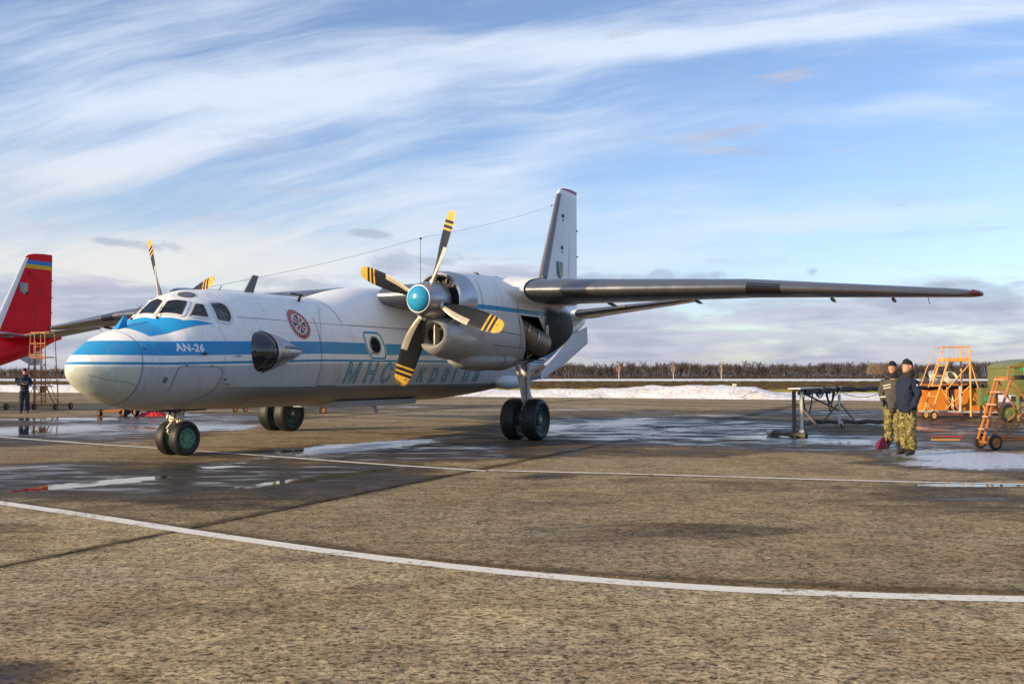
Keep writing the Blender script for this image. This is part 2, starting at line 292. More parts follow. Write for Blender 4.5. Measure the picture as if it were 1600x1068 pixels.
def build_ground():
    soil=mat('soil',(.10,.066,.036),.95,var=.35,scale=.4)
    MB().raw([(-6000,-300,-.35),(6000,-300,-.35),(6000,8000,-.35),(-6000,8000,-.35)],[(0,1,2,3)]).obj('ground',soil,None,0)['kind']='structure'
    cm=concrete(); jm=mat('joint_filler',(.028,.022,.017),.9)
    root=MB().raw(K([(-95,-12,-.035),(75,-12,-.035),(75,edge_y(75)-.05,-.035),(-90,edge_y(-90)-.05,-.035)]),[(0,1,2,3)]).obj('apron',jm,None,0); root['kind']='structure'
    O=np.array([-3.4,11.2]); d=np.array([.375,.927]); n=np.array([.927,-.375])
    us=np.linspace(-120,120,4801)
    def smooth(px,py):
        y=np.interp(us,px,py); k=np.exp(-np.linspace(-2,2,61)**2); k/=k.sum(); return np.convolve(np.pad(y,30,'edge'),k,'valid')
    Bv=smooth([-14,-8,-3.7,-1.8,0,2.12,4.38,6.1,7.9,12,20],[3.4,2.1,.97,.47,0,-.60,-.93,-.78,-.36,.5,1.5])
    Cv=smooth([-40,-15.5,-4.6,.24,4.8,8.5,30],[17,11.7,8.7,7.35,7.9,8.3,9.5])
    def curve(k,u):
        if k<=0: return np.interp(u,us,Bv)+8.*k*1.0-(0 if k==0 else 0)
        return np.interp(u,us,Cv)+7.7*(k-1)
    cols=[-105,-90,-75,-60,-45,-30,-15,0,15,30,45,60,75]
    rs=random.Random(3)
    for ci in range(len(cols)-1):
        for k in range(-2,14):
            u0,u1=cols[ci]+.024,cols[ci+1]-.024
            uc=(u0+u1)/2; vc=(curve(k,uc)+curve(k+1,uc))/2; P=O+uc*n+vc*d
            dist=max(3.,math.hypot(*P)-8)
            if P[1]<-14 or abs(P[0])>88 or P[1]>edge_y(P[0])+9: continue
            st=min(1.,max(.13,dist*.020))
            nu=max(2,int(15/st)); nv=max(2,int(8/st))
            uu=np.linspace(u0,u1,nu+1); a=curve(k,uu)+.026; bb=curve(k+1,uu)-.026
            tt=np.linspace(0,1,nv+1)
            U=np.repeat(uu[:,None],nv+1,1); V=a[:,None]+(bb-a)[:,None]*tt
            # chipped, slightly wandering edges
            wob=.010*np.sin(V*7.3+ci)+.008*np.sin(V*17.1+k)
            edge=np.zeros_like(U); edge[0]=1; edge[-1]=-1; U=U+wob*edge
            X=O[0]+U*n[0]+V*d[0]; Y=O[1]+U*n[1]+V*d[1]
            lim=edge_y(X); Y=np.minimum(Y,lim)
            keep=(Y[:-1,:-1]<lim[:-1,:-1]-1e-6)|(Y[1:,1:]<lim[1:,1:]-1e-6)|(Y[:-1,1:]<lim[:-1,1:]-1e-6)
            idx=np.arange((nu+1)*(nv+1)).reshape(nu+1,nv+1)
            q=np.stack([idx[:-1,:-1],idx[1:,:-1],idx[1:,1:],idx[:-1,1:]],-1)[keep]
            if len(q)==0: continue
            Z=np.zeros_like(X)
            verts=np.stack([X,Y,Z],-1).reshape(-1,3)
            # skirt so the slab has thickness in the joint
            ring=list(idx[:,0])+list(idx[-1,1:])+list(idx[::-1,-1][1:])+list(idx[0,::-1][1:-1])
            nb=len(verts); sk=verts[ring].copy(); sk[:,2]=-.03
            f=[tuple(int(i) for i in t) for t in q]
            if keep.all():
                L=len(ring); f+=[(int(ring[(i+1)%L]),int(ring[i]),nb+i,nb+(i+1)%L) for i in range(L)]
                verts=np.vstack([verts,sk])
            me=bpy.data.meshes.new('concrete_slab'); me.from_pydata(K(verts.tolist()),[],f); me.materials.append(cm)
            vx,vy=verts[:,0],verts[:,1]
            t=rs.uniform(.93,1.06)
            if k==-1: t=1.20
            if k==0: t=.92 if ci==7 else .86
            wet=blobs(vx,vy,WET); dry=blobs(vx,vy,DRY); wet=np.clip(wet-.9*dry,0,1.2)
            if k<=-1 and ci>=7: wet=wet*.8
            # the slab right of the long joint has drained dry
            if k==0 and ci==7: wet=np.where(vy<18,np.minimum(wet,blobs(vx,vy,[(2.2,10.8,.95,1.1,.28,0),(5.8,14.25,1.6,1.7,.5,0),(.9,16.9,.8,.6,.6,0),(3.6,15.,.7,.6,.45,0)])),wet)
            du=np.minimum(np.abs(U-u0),np.abs(u1-U)); dv=np.minimum(np.abs(V-a[:,None])*(1 if k!=0 else .45),np.abs(bb[:,None]-V)); ev=np.exp(-np.minimum(du,dv)/.13).reshape(-1); ev=np.r_[ev,np.ones(len(vx)-len(ev))]
            for nm,val in (('edge',ev),('wet',wet),('puddle',blobs(vx,vy,PUD)),('ice',blobs(vx,vy,ICE)),('tone',np.full(len(vx),t))):
                at=me.attributes.new(nm,'FLOAT','POINT'); at.data.foreach_set('value',val.astype(np.float32))
            me.update(); link('concrete_slab',me,root)
    # painted lines
    pm_,g,b=newmat('road_paint')
    geo=g.new('ShaderNodeNewGeometry').outputs['Position']
    a=g.noise(geo,12,6,.7); c=g.noise(geo,1.3,4,.6)
    worn=g.ss(g.add(g.mul(a,.7),g.mul(c,.4),g.mul(g.noise(geo,60,3,.6),.15)),.66,.74)
    g.put(b.inputs['Base Color'],g.mix(worn,g.mix(a,(.62,.57,.46),(.90,.86,.76)),(.26,.20,.13))); b.inputs['Roughness'].default_value=.75
    def strip(pts,w,name):
        pts=np.array(pts,float); s=np.r_[0,np.cumsum(np.hypot(*np.diff(pts,axis=0).T))]; t=np.linspace(0,s[-1],max(8,int(s[-1]/.15)))
        X=np.interp(t,s,pts[:,0]); Y=np.interp(t,s,pts[:,1])
        k=min(15,len(t)//4*2+1); ker=np.hanning(k+2)[1:-1]; ker/=ker.sum(); pad=k//2
        def sm(q):
            q0=np.r_[2*q[0]-q[1:pad+1][::-1],q,2*q[-1]-q[-pad-1:-1][::-1]] if pad else q
            return np.convolve(q0,ker,'valid')
        X,Y=sm(X),sm(Y); dx=np.gradient(X);dy=np.gradient(Y);L=np.hypot(dx,dy); nx,ny=-dy/L,dx/L
        v=[];f=[]
        rr=random.Random(len(pts))
        for i in range(len(X)):
            e1=w/2+rr.uniform(-.006,.006); e2=w/2+rr.uniform(-.006,.006)
            v+=[(X[i]+nx[i]*e1,Y[i]+ny[i]*e1,.004),(X[i]-nx[i]*e2,Y[i]-ny[i]*e2,.004)]
        f=[(2*i,2*i+1,2*i+3,2*i+2) for i in range(len(X)-1)]
        o=MB().raw(K(v),f).obj(name,pm_,None,0); o['kind']='structure'; return o
    strip([(-11,16.6),(-8.6,15.1),(-6.49,13.50),(-4.98,12.36),(-3.4,11.07),(-2.49,10.37),(-1.63,9.73),(-.70,9.10),(.3,8.55),(1.22,8.16),(2.35,7.85),(3.67,7.67),(6,7.6),(9,7.9)],.21,'painted_line')
    strip([(-24,36.5),(-13.45,27.98),(-10.49,25.6),(-6.37,22.54),(-4.4,20.95),(-2.32,19.29),(-.43,17.99)],.16,'painted_line')
    strip([(-.42,18.1),(2.09,17.41),(4.,16.75),(5.81,16.2),(7.57,15.76),(12,14.9)],.15,'painted_line')
    strip([(-10.4,17.0),(-8.22,18.88)],.10,'painted_line')
    # verge snow: ploughed-up bank along the edge of the apron, flat snow behind
    sm,g,b=newmat('snow'); geo=g.new('ShaderNodeNewGeometry').outputs['Position']
    n1=g.noise(geo,.5,6,.6); n2=g.noise(geo,3,5,.6)
    g.put(b.inputs['Base Color'],g.mix(g.ss(g.add(g.mul(n1,.6),g.mul(n2,.4)),.46,.64),(.80,.78,.78),(.62,.56,.50))); b.inputs['Roughness'].default_value=.6
    g.put(b.inputs['Normal'],g.bump(n2,.7,.25))
    xs=np.arange(-95,75.01,.4); ws=np.r_[-1.2,np.arange(-.8,9,.4),np.arange(9,34,1.5)]
    Hx=np.interp(xs,[-95,-60,-30,-8,-5,0,5,9,12.2,17.2,18.2,19.4,22,26,31,40,75],[.75,.72,.6,.35,.40,.5,.6,.72,.9,.86,.50,.24,.26,.4,.42,.45,.5])
    rr=np.random.RandomState(5)
    N=rr.rand(len(xs)//3+3,len(ws)//2+3)
    def bil(i,j):
        i0=np.floor(i).astype(int); j0=np.floor(j).astype(int); fi=i-i0; fj=j-j0; fi=fi*fi*(3-2*fi); fj=fj*fj*(3-2*fj)
        return (N[i0,j0]*(1-fi)+N[i0+1,j0]*fi)*(1-fj)+(N[i0,j0+1]*(1-fi)+N[i0+1,j0+1]*fi)*fj
    I,J=np.meshgrid(np.arange(len(xs))/3.,np.arange(len(ws))/2.,indexing='ij')
    nz=bil(I,J)
    prof=np.interp(ws,[-1.2,-.8,0,1.5,3,5,7,12,34],[-.06,0,.35,.85,1,.85,.45,.28,.22])
    Z=Hx[:,None]*prof[None]*(0.82+.36*nz)+rr.rand(*nz.shape)*.05*(prof>0.3)[None]-.02
    X=np.repeat(xs[:,None],len(ws),1); Y=edge_y(xs)[:,None]+ws[None]+ .9*(nz-.5)
    idx=np.arange(X.size).reshape(X.shape); q=np.stack([idx[:-1,:-1],idx[1:,:-1],idx[1:,1:],idx[:-1,1:]],-1).reshape(-1,4)
    o=MB().raw(K(np.stack([X,Y,Z],-1).reshape(-1,3).tolist()),q.tolist()).obj('snow_bank',sm,None,60); o['kind']='structure'
    # ploughed field with clods, dry grass along its near edge, snowy strip at the foot of the wood
    fm,g,b=newmat('ploughed_soil'); geo=g.new('ShaderNodeNewGeometry').outputs['Position']; x,y,z=g.sep(geo)
    n1=g.noise(g.vec(g.mul(x,.25),y,0),.35,6,.65); n2=g.noise(geo,1.2,6,.7); gr=g.attr('grass')
    c=g.mix(g.ss(n2,.40,.62),(.055,.030,.012),(.21,.130,.050)); c=g.mix(g.mul(g.ss(n1,.56,.70),.55),c,(.30,.20,.085))
    c=g.mix(g.ss(g.add(gr,g.mul(g.sub(n2,.5),.9)),.35,.6),c,(.34,.27,.05))
    g.put(b.inputs['Base Color'],c); b.inputs['Roughness'].default_value=.95; b.inputs['Specular IOR Level'].default_value=.05; g.put(b.inputs['Normal'],g.bump(n2,.9,.3))
    xs=np.arange(-150,190.1,1.1); ts=np.r_[np.linspace(0,24,40),np.linspace(25,175,90)]
    X=np.repeat(xs[:,None],len(ts),1); e=73-.5*(np.clip(xs,-95,80)-17.6)+31
    Y=e[:,None]+ts[None]*((300-e)/175)[:,None]
    Z=rr.rand(*X.shape)*.28-.05+.10*np.sin(ts*1.9)[None]
    Z[:,0]=-.1
    G=1.15*np.exp(-(ts/9.)**2)[None]*(1+0*X)
    idx=np.arange(X.size).reshape(X.shape); q=np.stack([idx[:-1,:-1],idx[1:,:-1],idx[1:,1:],idx[:-1,1:]],-1).reshape(-1,4)
    o=MB().raw(K(np.stack([X,Y,Z],-1).reshape(-1,3).tolist()),q.tolist()).obj('ploughed_field',fm,None,60); o['kind']='structure'
    at=o.data.attributes.new('grass','FLOAT','POINT'); at.data.foreach_set('value',G.reshape(-1).astype(np.float32))
    v=[(-900,296,.02),(900,296,.02),(900,590,.05),(-900,590,.05)]
    MB().raw(K(v),[(0,1,2,3)]).obj('far_snow_strip',sm,None,0)['kind']='structure'
build_ground()

# ------------------------------------------------------------------ far trees
def tree_meshes():
    out=[]
    rs=random.Random(11)
    bark=mat('bark',(.12,.085,.066),.9,var=.3,scale=2); pale=mat('birch_bark',(.60,.46,.38),.8,var=.2,scale=2)
    tw=mat('twigs',(.060,.042,.034),.95,var=.3,scale=.8); tw2=mat('pale_twigs',(.27,.17,.12),.95,var=.3,scale=.8)
    for k in range(6):
        H=[10.4,9.4,8.6,10.0,9.0,10.8][k]; birch=k==5
        t=MB(); c=MB(); sp=[2.0,2.4,2.2,1.7,2.7,1.5][k]
        lean=rs.uniform(-.4,.4)
        t.tube([(0,0,-.3),(lean*.3,0,H*.35),(lean,0,H*.75)],[.22,.16,.07],5)
        nb=16
        for i in range(nb):
            z0=H*rs.uniform(.16,.72); an=rs.uniform(0,2*PI); L=sp*rs.uniform(.55,1.05); up=rs.uniform(.8,1.9)
            a=Vector((lean*z0/H,0,z0)); e=a+Vector((math.cos(an)*L,math.sin(an)*L,L*up)); 
            if e.z>H: e.z=H-rs.uniform(0,.5)
            t.beam(a,e,.09)
            for j in range(20):
                s=rs.uniform(.15,1); p=a.lerp(e,s); a2=rs.uniform(0,2*PI); l2=rs.uniform(.6,1.5)
                q=p+Vector((math.cos(a2)*l2*.55,math.sin(a2)*l2*.55,l2*rs.uniform(.2,1.)))
                if q.z>H+.3: q.z=H
                w=.05
                dd=Vector((w,0,0)) if abs(math.sin(a2))>.6 else Vector((w*.7,w*.7,0))
                c.raw([p-dd,p+dd,q],[(0,1,2)])
                for jj in range(2):
                    m=p.lerp(q,rs.uniform(.3,.9)); r2=m+Vector((rs.uniform(-.5,.5),rs.uniform(-.4,.4),rs.uniform(.1,.7)))
                    c.raw([m-dd*.8,m+dd*.8,r2],[(0,1,2)])
        out.append((t.mesh('trunk',pale if birch else bark,0),c.mesh('crown',tw2 if birch else tw,0)))
    # rounded willow
    t=MB(); c=MB(); t.tube([(0,0,-.3),(0,0,3.4)],[.4,.3],6)
    for i in range(3200):
        an=rs.uniform(0,2*PI); ph=math.asin(rs.uniform(-.35,1)); r=rs.uniform(.6,1)**.6
        p=Vector((math.cos(an)*math.cos(ph)*5.3*r,math.sin(an)*math.cos(ph)*4*r,5.2+math.sin(ph)*5.6*r)); q=p+Vector((rs.uniform(-.5,.5),rs.uniform(-.3,.3),rs.uniform(-.9,.5)))
        c.raw([p-Vector((.05,0,0)),p+Vector((.05,0,0)),q],[(0,1,2)])
    for i in range(14):
        an=rs.uniform(0,2*PI); t.beam((0,0,3),(math.cos(an)*3,math.sin(an)*3,rs.uniform(6,9)),.12)
    out.append((t.mesh('trunk',bark,0),c.mesh('crown',mat('willow_twigs',(.20,.125,.065),.95,var=.25,scale=.8),0)))
    return out
def build_trees():
    TM=tree_meshes(); rs=random.Random(21)
    def tree(k,x,y,s,label,group=None,name='bare_tree'):
        r=empty(name,(x*KX,y*KY,0),rs.uniform(0,6.28),label,'tree',group); r.scale=(s*rs.uniform(.9,1.15),s,s)
        link('trunk',TM[k][0],r); link('crown',TM[k][1],r)
    x=10.
    while x<318:
        k=rs.randrange(5); s=rs.uniform(.80,1.06)*(1 if x<215 else rs.uniform(.85,1.25))
        tree(k,x,595+rs.uniform(-5,6),s,'bare leafless tree in the long row along the far edge of the field','trees of the far shelter belt')
        x+=rs.uniform(2.2,3.3)
    x=-312.
    while x<-238:
        tree(rs.randrange(5),x,600+rs.uniform(-5,8),rs.uniform(.5,.78),'small bare tree in the low far row at the left, beyond the snow','trees of the low row at the left')
        x+=rs.uniform(2.4,3.8)
    for px,w in ((967,'pale birch with a white forked trunk above the left half of the snow bank'),(1052,'pale birch clump tree above the crest of the snow bank'),(1127,'tall pale birch above the right end of the snow bank')):
        tree(5,(px-800)/1660*585,585,1.05,w,None,'birch_tree')
    tree(6,(1388-800)/1660*560,560,.92,'broad rounded brown willow rising behind the two men',None,'willow_tree')
    tree(6,(1366-800)/1660*565,565,.80,'smaller rounded brown willow left of the broad one by the two men',None,'willow_tree')
    # wood behind the front row: reads as one brown mass
    m=MB()
    for i in range(85000):
        x=rs.uniform(8,322) if rs.random()<.86 else rs.uniform(-315,-236)
        hs=1. if x>0 else .62
        hmax=hs*(8.0+.8*math.sin(x*.21)+.8*math.sin(x*.067+1)+.7*math.sin(x*.83))+(max(0,x-200)*.012)
        z=hmax*rs.random()**.85*.9; y=606+rs.uniform(0,30); l=rs.uniform(.8,2.6)
        w=.085; p=Vector((x,y,z)); q=p+(Vector((rs.uniform(-1.,1.),0,l*rs.uniform(-.2,.75))) if rs.random()<.6 else Vector((rs.uniform(-.2,.2),0,l)))
        m.raw([p-Vector((w,0,0)),p+Vector((w,0,0)),q],[(0,1,2)])
    o=setattr(m,'v',K(m.v)) or m.obj('distant_wood',mat('wood_mass',(.066,.052,.044),.95,var=.3,scale=.3),None,0); tag(o,'brown mass of bare woodland behind the front row of far trees','woodland',kind='stuff')
    m=MB()
    for i in range(5000):
        x=rs.uniform(8,322) if rs.random()<.84 else rs.uniform(-315,-236)
        p=Vector((x,592+rs.uniform(-3,8),rs.uniform(0,.6))); w=rs.uniform(.15,.4)
        m.raw([p-Vector((w,0,.6)),p+Vector((w,0,-.6)),p+Vector((rs.uniform(-.4,.4),0,rs.uniform(.5,1.6)))],[(0,1,2)])
    o=setattr(m,'v',K(m.v)) or m.obj('undergrowth',mat('scrub',(.075,.048,.030),.95,var=.3,scale=.5),None,0); tag(o,'dark scrub along the foot of the far row of trees','undergrowth',kind='stuff')
build_trees()

# ------------------------------------------------------------------ aircraft
FS=np.array([
# a,    zt,   zb,   w,    zc,   e,  k
[.06, 1.72,1.66,.01,1.69,1.0,0],
[.09, 1.81,1.59,.10,1.70,1.0,0],
[.15, 1.90,1.51,.21,1.71,1.0,0],
[.25, 2.00,1.42,.34,1.73,1.0,0],
[.45, 2.16,1.28,.51,1.76,1.0,0],
[.8,  2.37,1.12,.75,1.80,1.0,0],
[1.3, 2.55,.98,1.0,1.85,1.08,0],
[1.65,2.66,.935,1.12,1.88,1.2,0],
[1.95,2.97,.92,1.20,1.90,1.33,.0],
[2.3, 3.24,.91,1.28,1.93,1.3,.1],
[2.8, 3.37,.90,1.36,1.96,1.15,.3],
[3.6, 3.43,.90,1.43,2.0,1.0,.6],
[5,   3.46,.90,1.45,2.0,1.0,1],
[7,   3.47,.90,1.45,2.0,1.0,1],
[12,  3.48,.93,1.45,2.0,1.0,1],
[14,  3.50,1.03,1.44,2.02,1.0,1],
[16,  3.55,1.25,1.38,2.1,1.0,.7],
[18,  3.62,1.75,1.20,2.4,1.0,.3],
[20,  3.75,2.45,.92,2.95,1.0,0],
[21.8,3.90,3.05,.60,3.40,1.0,0],
[23,  4.00,3.45,.32,3.72,1.0,0],
[23.6,3.98,3.68,.12,3.83,1.0,0]])
def _sp(c):
    x=FS[:,0]; y=FS[:,c]
    h=np.diff(x); d=np.diff(y)/h; m=np.zeros(len(x))
    for i in range(1,len(x)-1):
        if d[i-1]*d[i]>0: m[i]=(h[i-1]+h[i])/(h[i-1]/d[i-1]*1.0+h[i]/d[i])*1.0
    m[0]=d[0]; m[-1]=d[-1]
    def f(a):
        a=np.clip(np.asarray(a,float),x[0],x[-1]); i=np.clip(np.searchsorted(x,a)-1,0,len(x)-2)
        t=(a-x[i])/h[i]; t2=t*t;t3=t2*t
        return y[i]*(2*t3-3*t2+1)+m[i]*h[i]*(t3-2*t2+t)+y[i+1]*(3*t2-2*t3)+m[i+1]*h[i]*(t3-t2)
    return f
fzt,fzb,fw,fzc,fe,fk=[_sp(i) for i in range(1,7)]
def hw(a,z):
    a=np.asarray(a,float);z=np.asarray(z,float)
    zt,zb,w,zc,e,k=fzt(a),fzb(a),fw(a),fzc(a),fe(a),fk(a)
    up=w*np.power(np.clip(1-((z-zc)/np.maximum(zt-zc,1e-4))**2,0,1),e/2)
    lo0=w*np.sqrt(np.clip(1-((zc-z)/np.maximum(zc-zb,1e-4))**2,0,1))
    zk=zb+.47; R=1.42
    hk=w*np.sqrt(np.clip(1-((zc-zk)/R)**2,0,1))
    lo1=np.where(z>zk,w*np.sqrt(np.clip(1-((zc-z)/R)**2,0,1)),hk*np.power(np.clip(1-((zk-z)/(zk-zb))**1.7,0,1),.62))
    lo=(1-k)*lo0+k*lo1
    return np.where(z>zc,up,lo)
def surf(a,phi):
    """phi: angle in (y,z) plane about (0,zc); returns y,z on the skin"""
    a=np.asarray(a,float);phi=np.asarray(phi,float); zc=fzc(a)
    c,s=np.cos(phi),np.sin(phi); lo=np.zeros(np.broadcast(a,phi).shape); hi=lo+2.2
    zt,zb=fzt(a),fzb(a)
    for _ in range(34):
        m=(lo+hi)/2; y=m*c; z=zc+m*s
        out=(abs(y)>hw(a,z))|(z>zt)|(z<zb)
        hi=np.where(out,m,hi); lo=np.where(out,lo,m)
    return lo*c,zc+lo*s
def aircraft_paint(kind):
    """fuselage skin: livery bands, seams, soot and grime in the aircraft's own coordinates"""
    m,g,b=newmat('skin_'+kind)
    tc=g.new('ShaderNodeTexCoord').outputs['Object']; a,y,z=g.sep(tc)
    n1=g.noise(tc,.9,6,.6); n2=g.noise(g.vec(g.mul(a,2.2),y,g.mul(z,.35)),2.6,6,.65,.3); n3=g.noise(tc,11,5,.6)
    def band(v,lo,hi,s=.004): return g.mul(g.ss(v,lo-s,lo+s),g.sub(1.,g.ss(v,hi-s,hi+s)))
    zt0=0; white=(.85,.85,.84); blue=(.012,.26,.56); tblue=(.02,.25,.46)
    zz=g.sub(z,g.lin(a,1.5,5.6,-.115,0.)); zz=g.sub(zz,g.lin(a,5.6,18.,0.,.10))
    if kind=='fuselage':
        c=g.mix(g.ss(zz,1.884,1.890),(.52,.54,.56),white)
        bl=g.mix(g.ss(a,4.,9.),blue,(.04,.30,.50))
        c=g.mix(band(zz,2.10,2.372),c,bl); c=g.mix(band(zz,1.925,1.975),c,tblue)
        # radome: greenish cream below the bands
        c=g.mix(g.mul(g.sub(1.,g.ss(a,.98,1.0)),g.sub(1.,g.ss(zz,1.884,1.890))),c,(.60,.63,.52))
        rear=g.ss(a,15.2,15.6)
        c=g.mix(g.mul(rear,g.sub(1.,g.ss(zz,1.88,1.89))),c,(.62,.66,.70))
        # belly: oily grey-brown, with the shade of the underside painted into it
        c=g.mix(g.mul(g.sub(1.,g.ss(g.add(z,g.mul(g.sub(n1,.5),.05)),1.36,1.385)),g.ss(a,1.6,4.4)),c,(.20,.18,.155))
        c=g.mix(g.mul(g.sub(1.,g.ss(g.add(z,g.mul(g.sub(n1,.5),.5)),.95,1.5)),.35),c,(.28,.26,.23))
    elif kind=='nacelle':
        c=g.mix(g.ss(z,3.04,3.05),(.60,.60,.60),white)
        c=g.mix(g.mul(band(z,3.07,3.175),g.ss(a,6.62,6.63)),c,(.03,.30,.50))
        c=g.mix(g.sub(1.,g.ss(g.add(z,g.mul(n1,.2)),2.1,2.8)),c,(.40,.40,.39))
        soot=g.ss(g.add(a,g.mul(g.sub(n2,.5),.9),g.mul(g.sub(z,2.8),-.15)),9.85,10.35)
        soot=g.mul(soot,g.sub(1.,g.ss(g.add(z,g.mul(g.sub(n2,.5),.25)),3.20,3.42)))
        c=g.mix(g.mul(soot,.97),c,(.010,.010,.012))
    elif kind=='red':
        c=g.mix(g.ss(n1,.4,.6),(.70,.006,.014),(.80,.008,.018))
    elif kind=='fin': c=g.mix(g.ss(n1,.4,.6),(.72,.72,.73),(.80,.80,.80))
    elif kind=='redfin':
        c=g.mix(g.ss(n1,.4,.6),(.70,.006,.014),(.80,.008,.018))
        c=g.mix(band(z,7.78,8.02),c,(.75,.45,.03)); c=g.mix(band(z,8.02,8.26),c,(.05,.22,.55))
    if kind in('fuselage','nacelle'):
        # frames and stringer seams
        fr=g.m('FRACT',g.m('DIVIDE',g.add(a,.42),1.04)); s1=g.add(g.sub(1.,g.ss(fr,0.,.006)),g.ss(fr,.994,1.))
        zf=g.m('FRACT',g.m('DIVIDE',g.sub(z,.2),.77)); s2=g.add(g.sub(1.,g.ss(zf,0.,.007)),g.ss(zf,.993,1.))
        seam=g.mul(g.m('MINIMUM',g.add(s1,s2),1.),g.ss(a,2.9 if kind=='fuselage' else 6.9,3.0 if kind=='fuselage' else 7.),g.ss(n1,.38,.55))
        c=g.mix(g.mul(seam,.42),c,(.12,.12,.13))
        # rivet rows beside the frames
        rv=g.voro(g.vec(g.mul(a,1.),0,g.mul(z,1.)),24.,rand=0)
        rvm=g.mul(g.sub(1.,g.ss(rv.outputs['Distance'],.10,.2)),g.m('MINIMUM',g.add(g.sub(1.,g.ss(fr,.03,.05)),g.ss(fr,.95,.97)),1.))
        c=g.mix(g.mul(rvm,.30),c,(.2,.2,.2))
    # grime: rain streaks and smoky mottling
    gk=.2 if kind in('red','redfin') else 1.
    c=g.mix(g.mul(g.ss(n2,.50,.78),.34*gk),c,(.26,.25,.24)); c=g.mix(g.mul(g.ss(n3,.52,.72),.20),c,(.2,.19,.18))
    g.put(b.inputs['Base Color'],c)
    g.put(b.inputs['Roughness'],g.lin(n1,.3,.7,.28,.46) if kind!='nacelle' else g.m('MAXIMUM',g.lin(n1,.3,.7,.28,.46),g.mul(soot,.62))); g.put(b.inputs['Specular IOR Level'],g.lin(soot,0,1,.5,.12)) if kind=='nacelle' else setattr(b.inputs['Specular IOR Level'],'default_value',.12 if kind in('red','redfin') else .5)
    # oil-canning of thin sheet metal between frames
    g.put(b.inputs['Normal'],g.bump(g.add(g.noise(tc,1.9,2,.5),g.mul(n3,.05),g.mul(g.noise(g.vec(g.mul(a,1.9),0,g.mul(z,2.6)),1.5,1,.5),.6)),.30,.06))
    return m
def skin_patch(poly,side=-1,off=.006,step=.07,plane='az'):
    """clip a (a,z) outline into small cells and lay it on the flank; side -1 = port"""
    bm=bmesh.new(); vs_=[bm.verts.new((p[0],p[1],0)) for p in poly]; bm.faces.new(vs_)
    return _lay(bm,side,off,step,plane)
def _lay(bm,side,off,step,plane,fn=None):
    xs=[v.co.x for v in bm.verts]; ys=[v.co.y for v in bm.verts]
    for lo,hi,no in((min(xs),max(xs),(1,0,0)),(min(ys),max(ys),(0,1,0))):
        k=math.ceil(lo/step)
        while k*step<hi:
            c=k*step; bmesh.ops.bisect_plane(bm,geom=bm.verts[:]+bm.edges[:]+bm.faces[:],plane_co=(c if no[0] else 0,c if no[1] else 0,0),plane_no=no); k+=1
    P=np.array([v.co[:] for v in bm.verts])
    if plane=='az':
        h=hw(P[:,0],P[:,1]); e=.01
        dz=(hw(P[:,0],P[:,1]+e)-h)/e; da=(hw(P[:,0]+e,P[:,1])-h)/e
        ln=np.sqrt(1+dz**2+da**2)
        Y=side*(h+off/ln); Z=P[:,1]-off*dz/ln; A=P[:,0]-off*da/ln
    elif plane=='ap':      # angle coordinates, phi mirrored for starboard
        y,z=surf(P[:,0],P[:,1]); 
        ya,za=surf(P[:,0]+.01,P[:,1]); yp,zp=surf(P[:,0],P[:,1]+.01)
        T1=np.stack([np.full_like(y,.01),ya-y,za-z],-1); T2=np.stack([0*y,yp-y,zp-z],-1)
        N=np.cross(T2,T1); N/=np.linalg.norm(N,axis=1)[:,None]
        sg=np.sign(N[:,1]*y+N[:,2]*(z-fzc(P[:,0]))); N*=sg[:,None]
        A=P[:,0]+off*N[:,0]; Y=(y+off*N[:,1]); Z=z+off*N[:,2]
        if side>0: Y=-Y
    elif plane=='fn': A,Y,Z=fn(P,off)
    for v,a_,y_,z_ in zip(bm.verts,A,Y,Z): v.co=(a_,y_,z_)
    return bm
def bm_obj(bm,name,m,parent,smooth=True,thick=0):
    bmesh.ops.recalc_face_normals(bm,faces=bm.faces)
    me=bpy.data.meshes.new(name); bm.to_mesh(me); bm.free(); me.materials.append(m)
    # normals point away from the fuselage axis
    c=Vector((0,0,2.0)); s=sum(1 if p.normal.dot(Vector((0,p.center.y,p.center.z-2.0)))>0 else -1 for p in me.polygons)
    if s<0: me.flip_normals()
    if smooth: me.polygons.foreach_set('use_smooth',[True]*len(me.polygons))
    return link(name,me,parent)
def rounded(poly,r=.06,n=5):
    out=[]; N=len(poly)
    for i in range(N):
        p=Vector(poly[i]); a=Vector(poly[i-1])-p; b=Vector(poly[(i+1)%N])-p
        rr=min(r,a.length*.45,b.length*.45); A=p+a.normalized()*rr; B=p+b.normalized()*rr
        for k in range(n+1):
            t=k/n; q=A*(1-t)**2+p*2*t*(1-t)+B*t*t; out.append((q.x,q.y))
    return out
def inset(poly,d):
    N=len(poly); out=[]; area=sum(poly[i-1][0]*poly[i][1]-poly[i][0]*poly[i-1][1] for i in range(N)); s=1 if area>0 else -1
    for i in range(N):
        p=Vector(poly[i]); a=(p-Vector(poly[i-1])).normalized(); b=(Vector(poly[(i+1)%N])-p).normalized()
        na=Vector((-a.y,a.x))*s; nb=Vector((-b.y,b.x))*s; nn=(na+nb)
        if nn.length<1e-6: nn=na
        nn=nn/max(.3,nn.length_squared/2)
        q=p+nn*d; out.append((q.x,q.y))
    return out
def patch(name,m,parent,poly,side=-1,off=.006,step=.07,plane='az'): return bm_obj(skin_patch(poly,side,off,step,plane),name,m,parent)
def ringpatch(name,m,parent,poly,w,side=-1,off=.006,step=.07,plane='az'):
    """a closed band of width w just inside poly"""
    q=inset(poly,w); N=len(poly); bm=bmesh.new()
    o=[bm.verts.new((*p,0)) for p in poly]; i_=[bm.verts.new((*p,0)) for p in q]
    for k in range(N): bm.faces.new((o[k],o[(k+1)%N],i_[(k+1)%N],i_[k]))
    return bm_obj(_lay(bm,side,off,step,plane),name,m,parent)
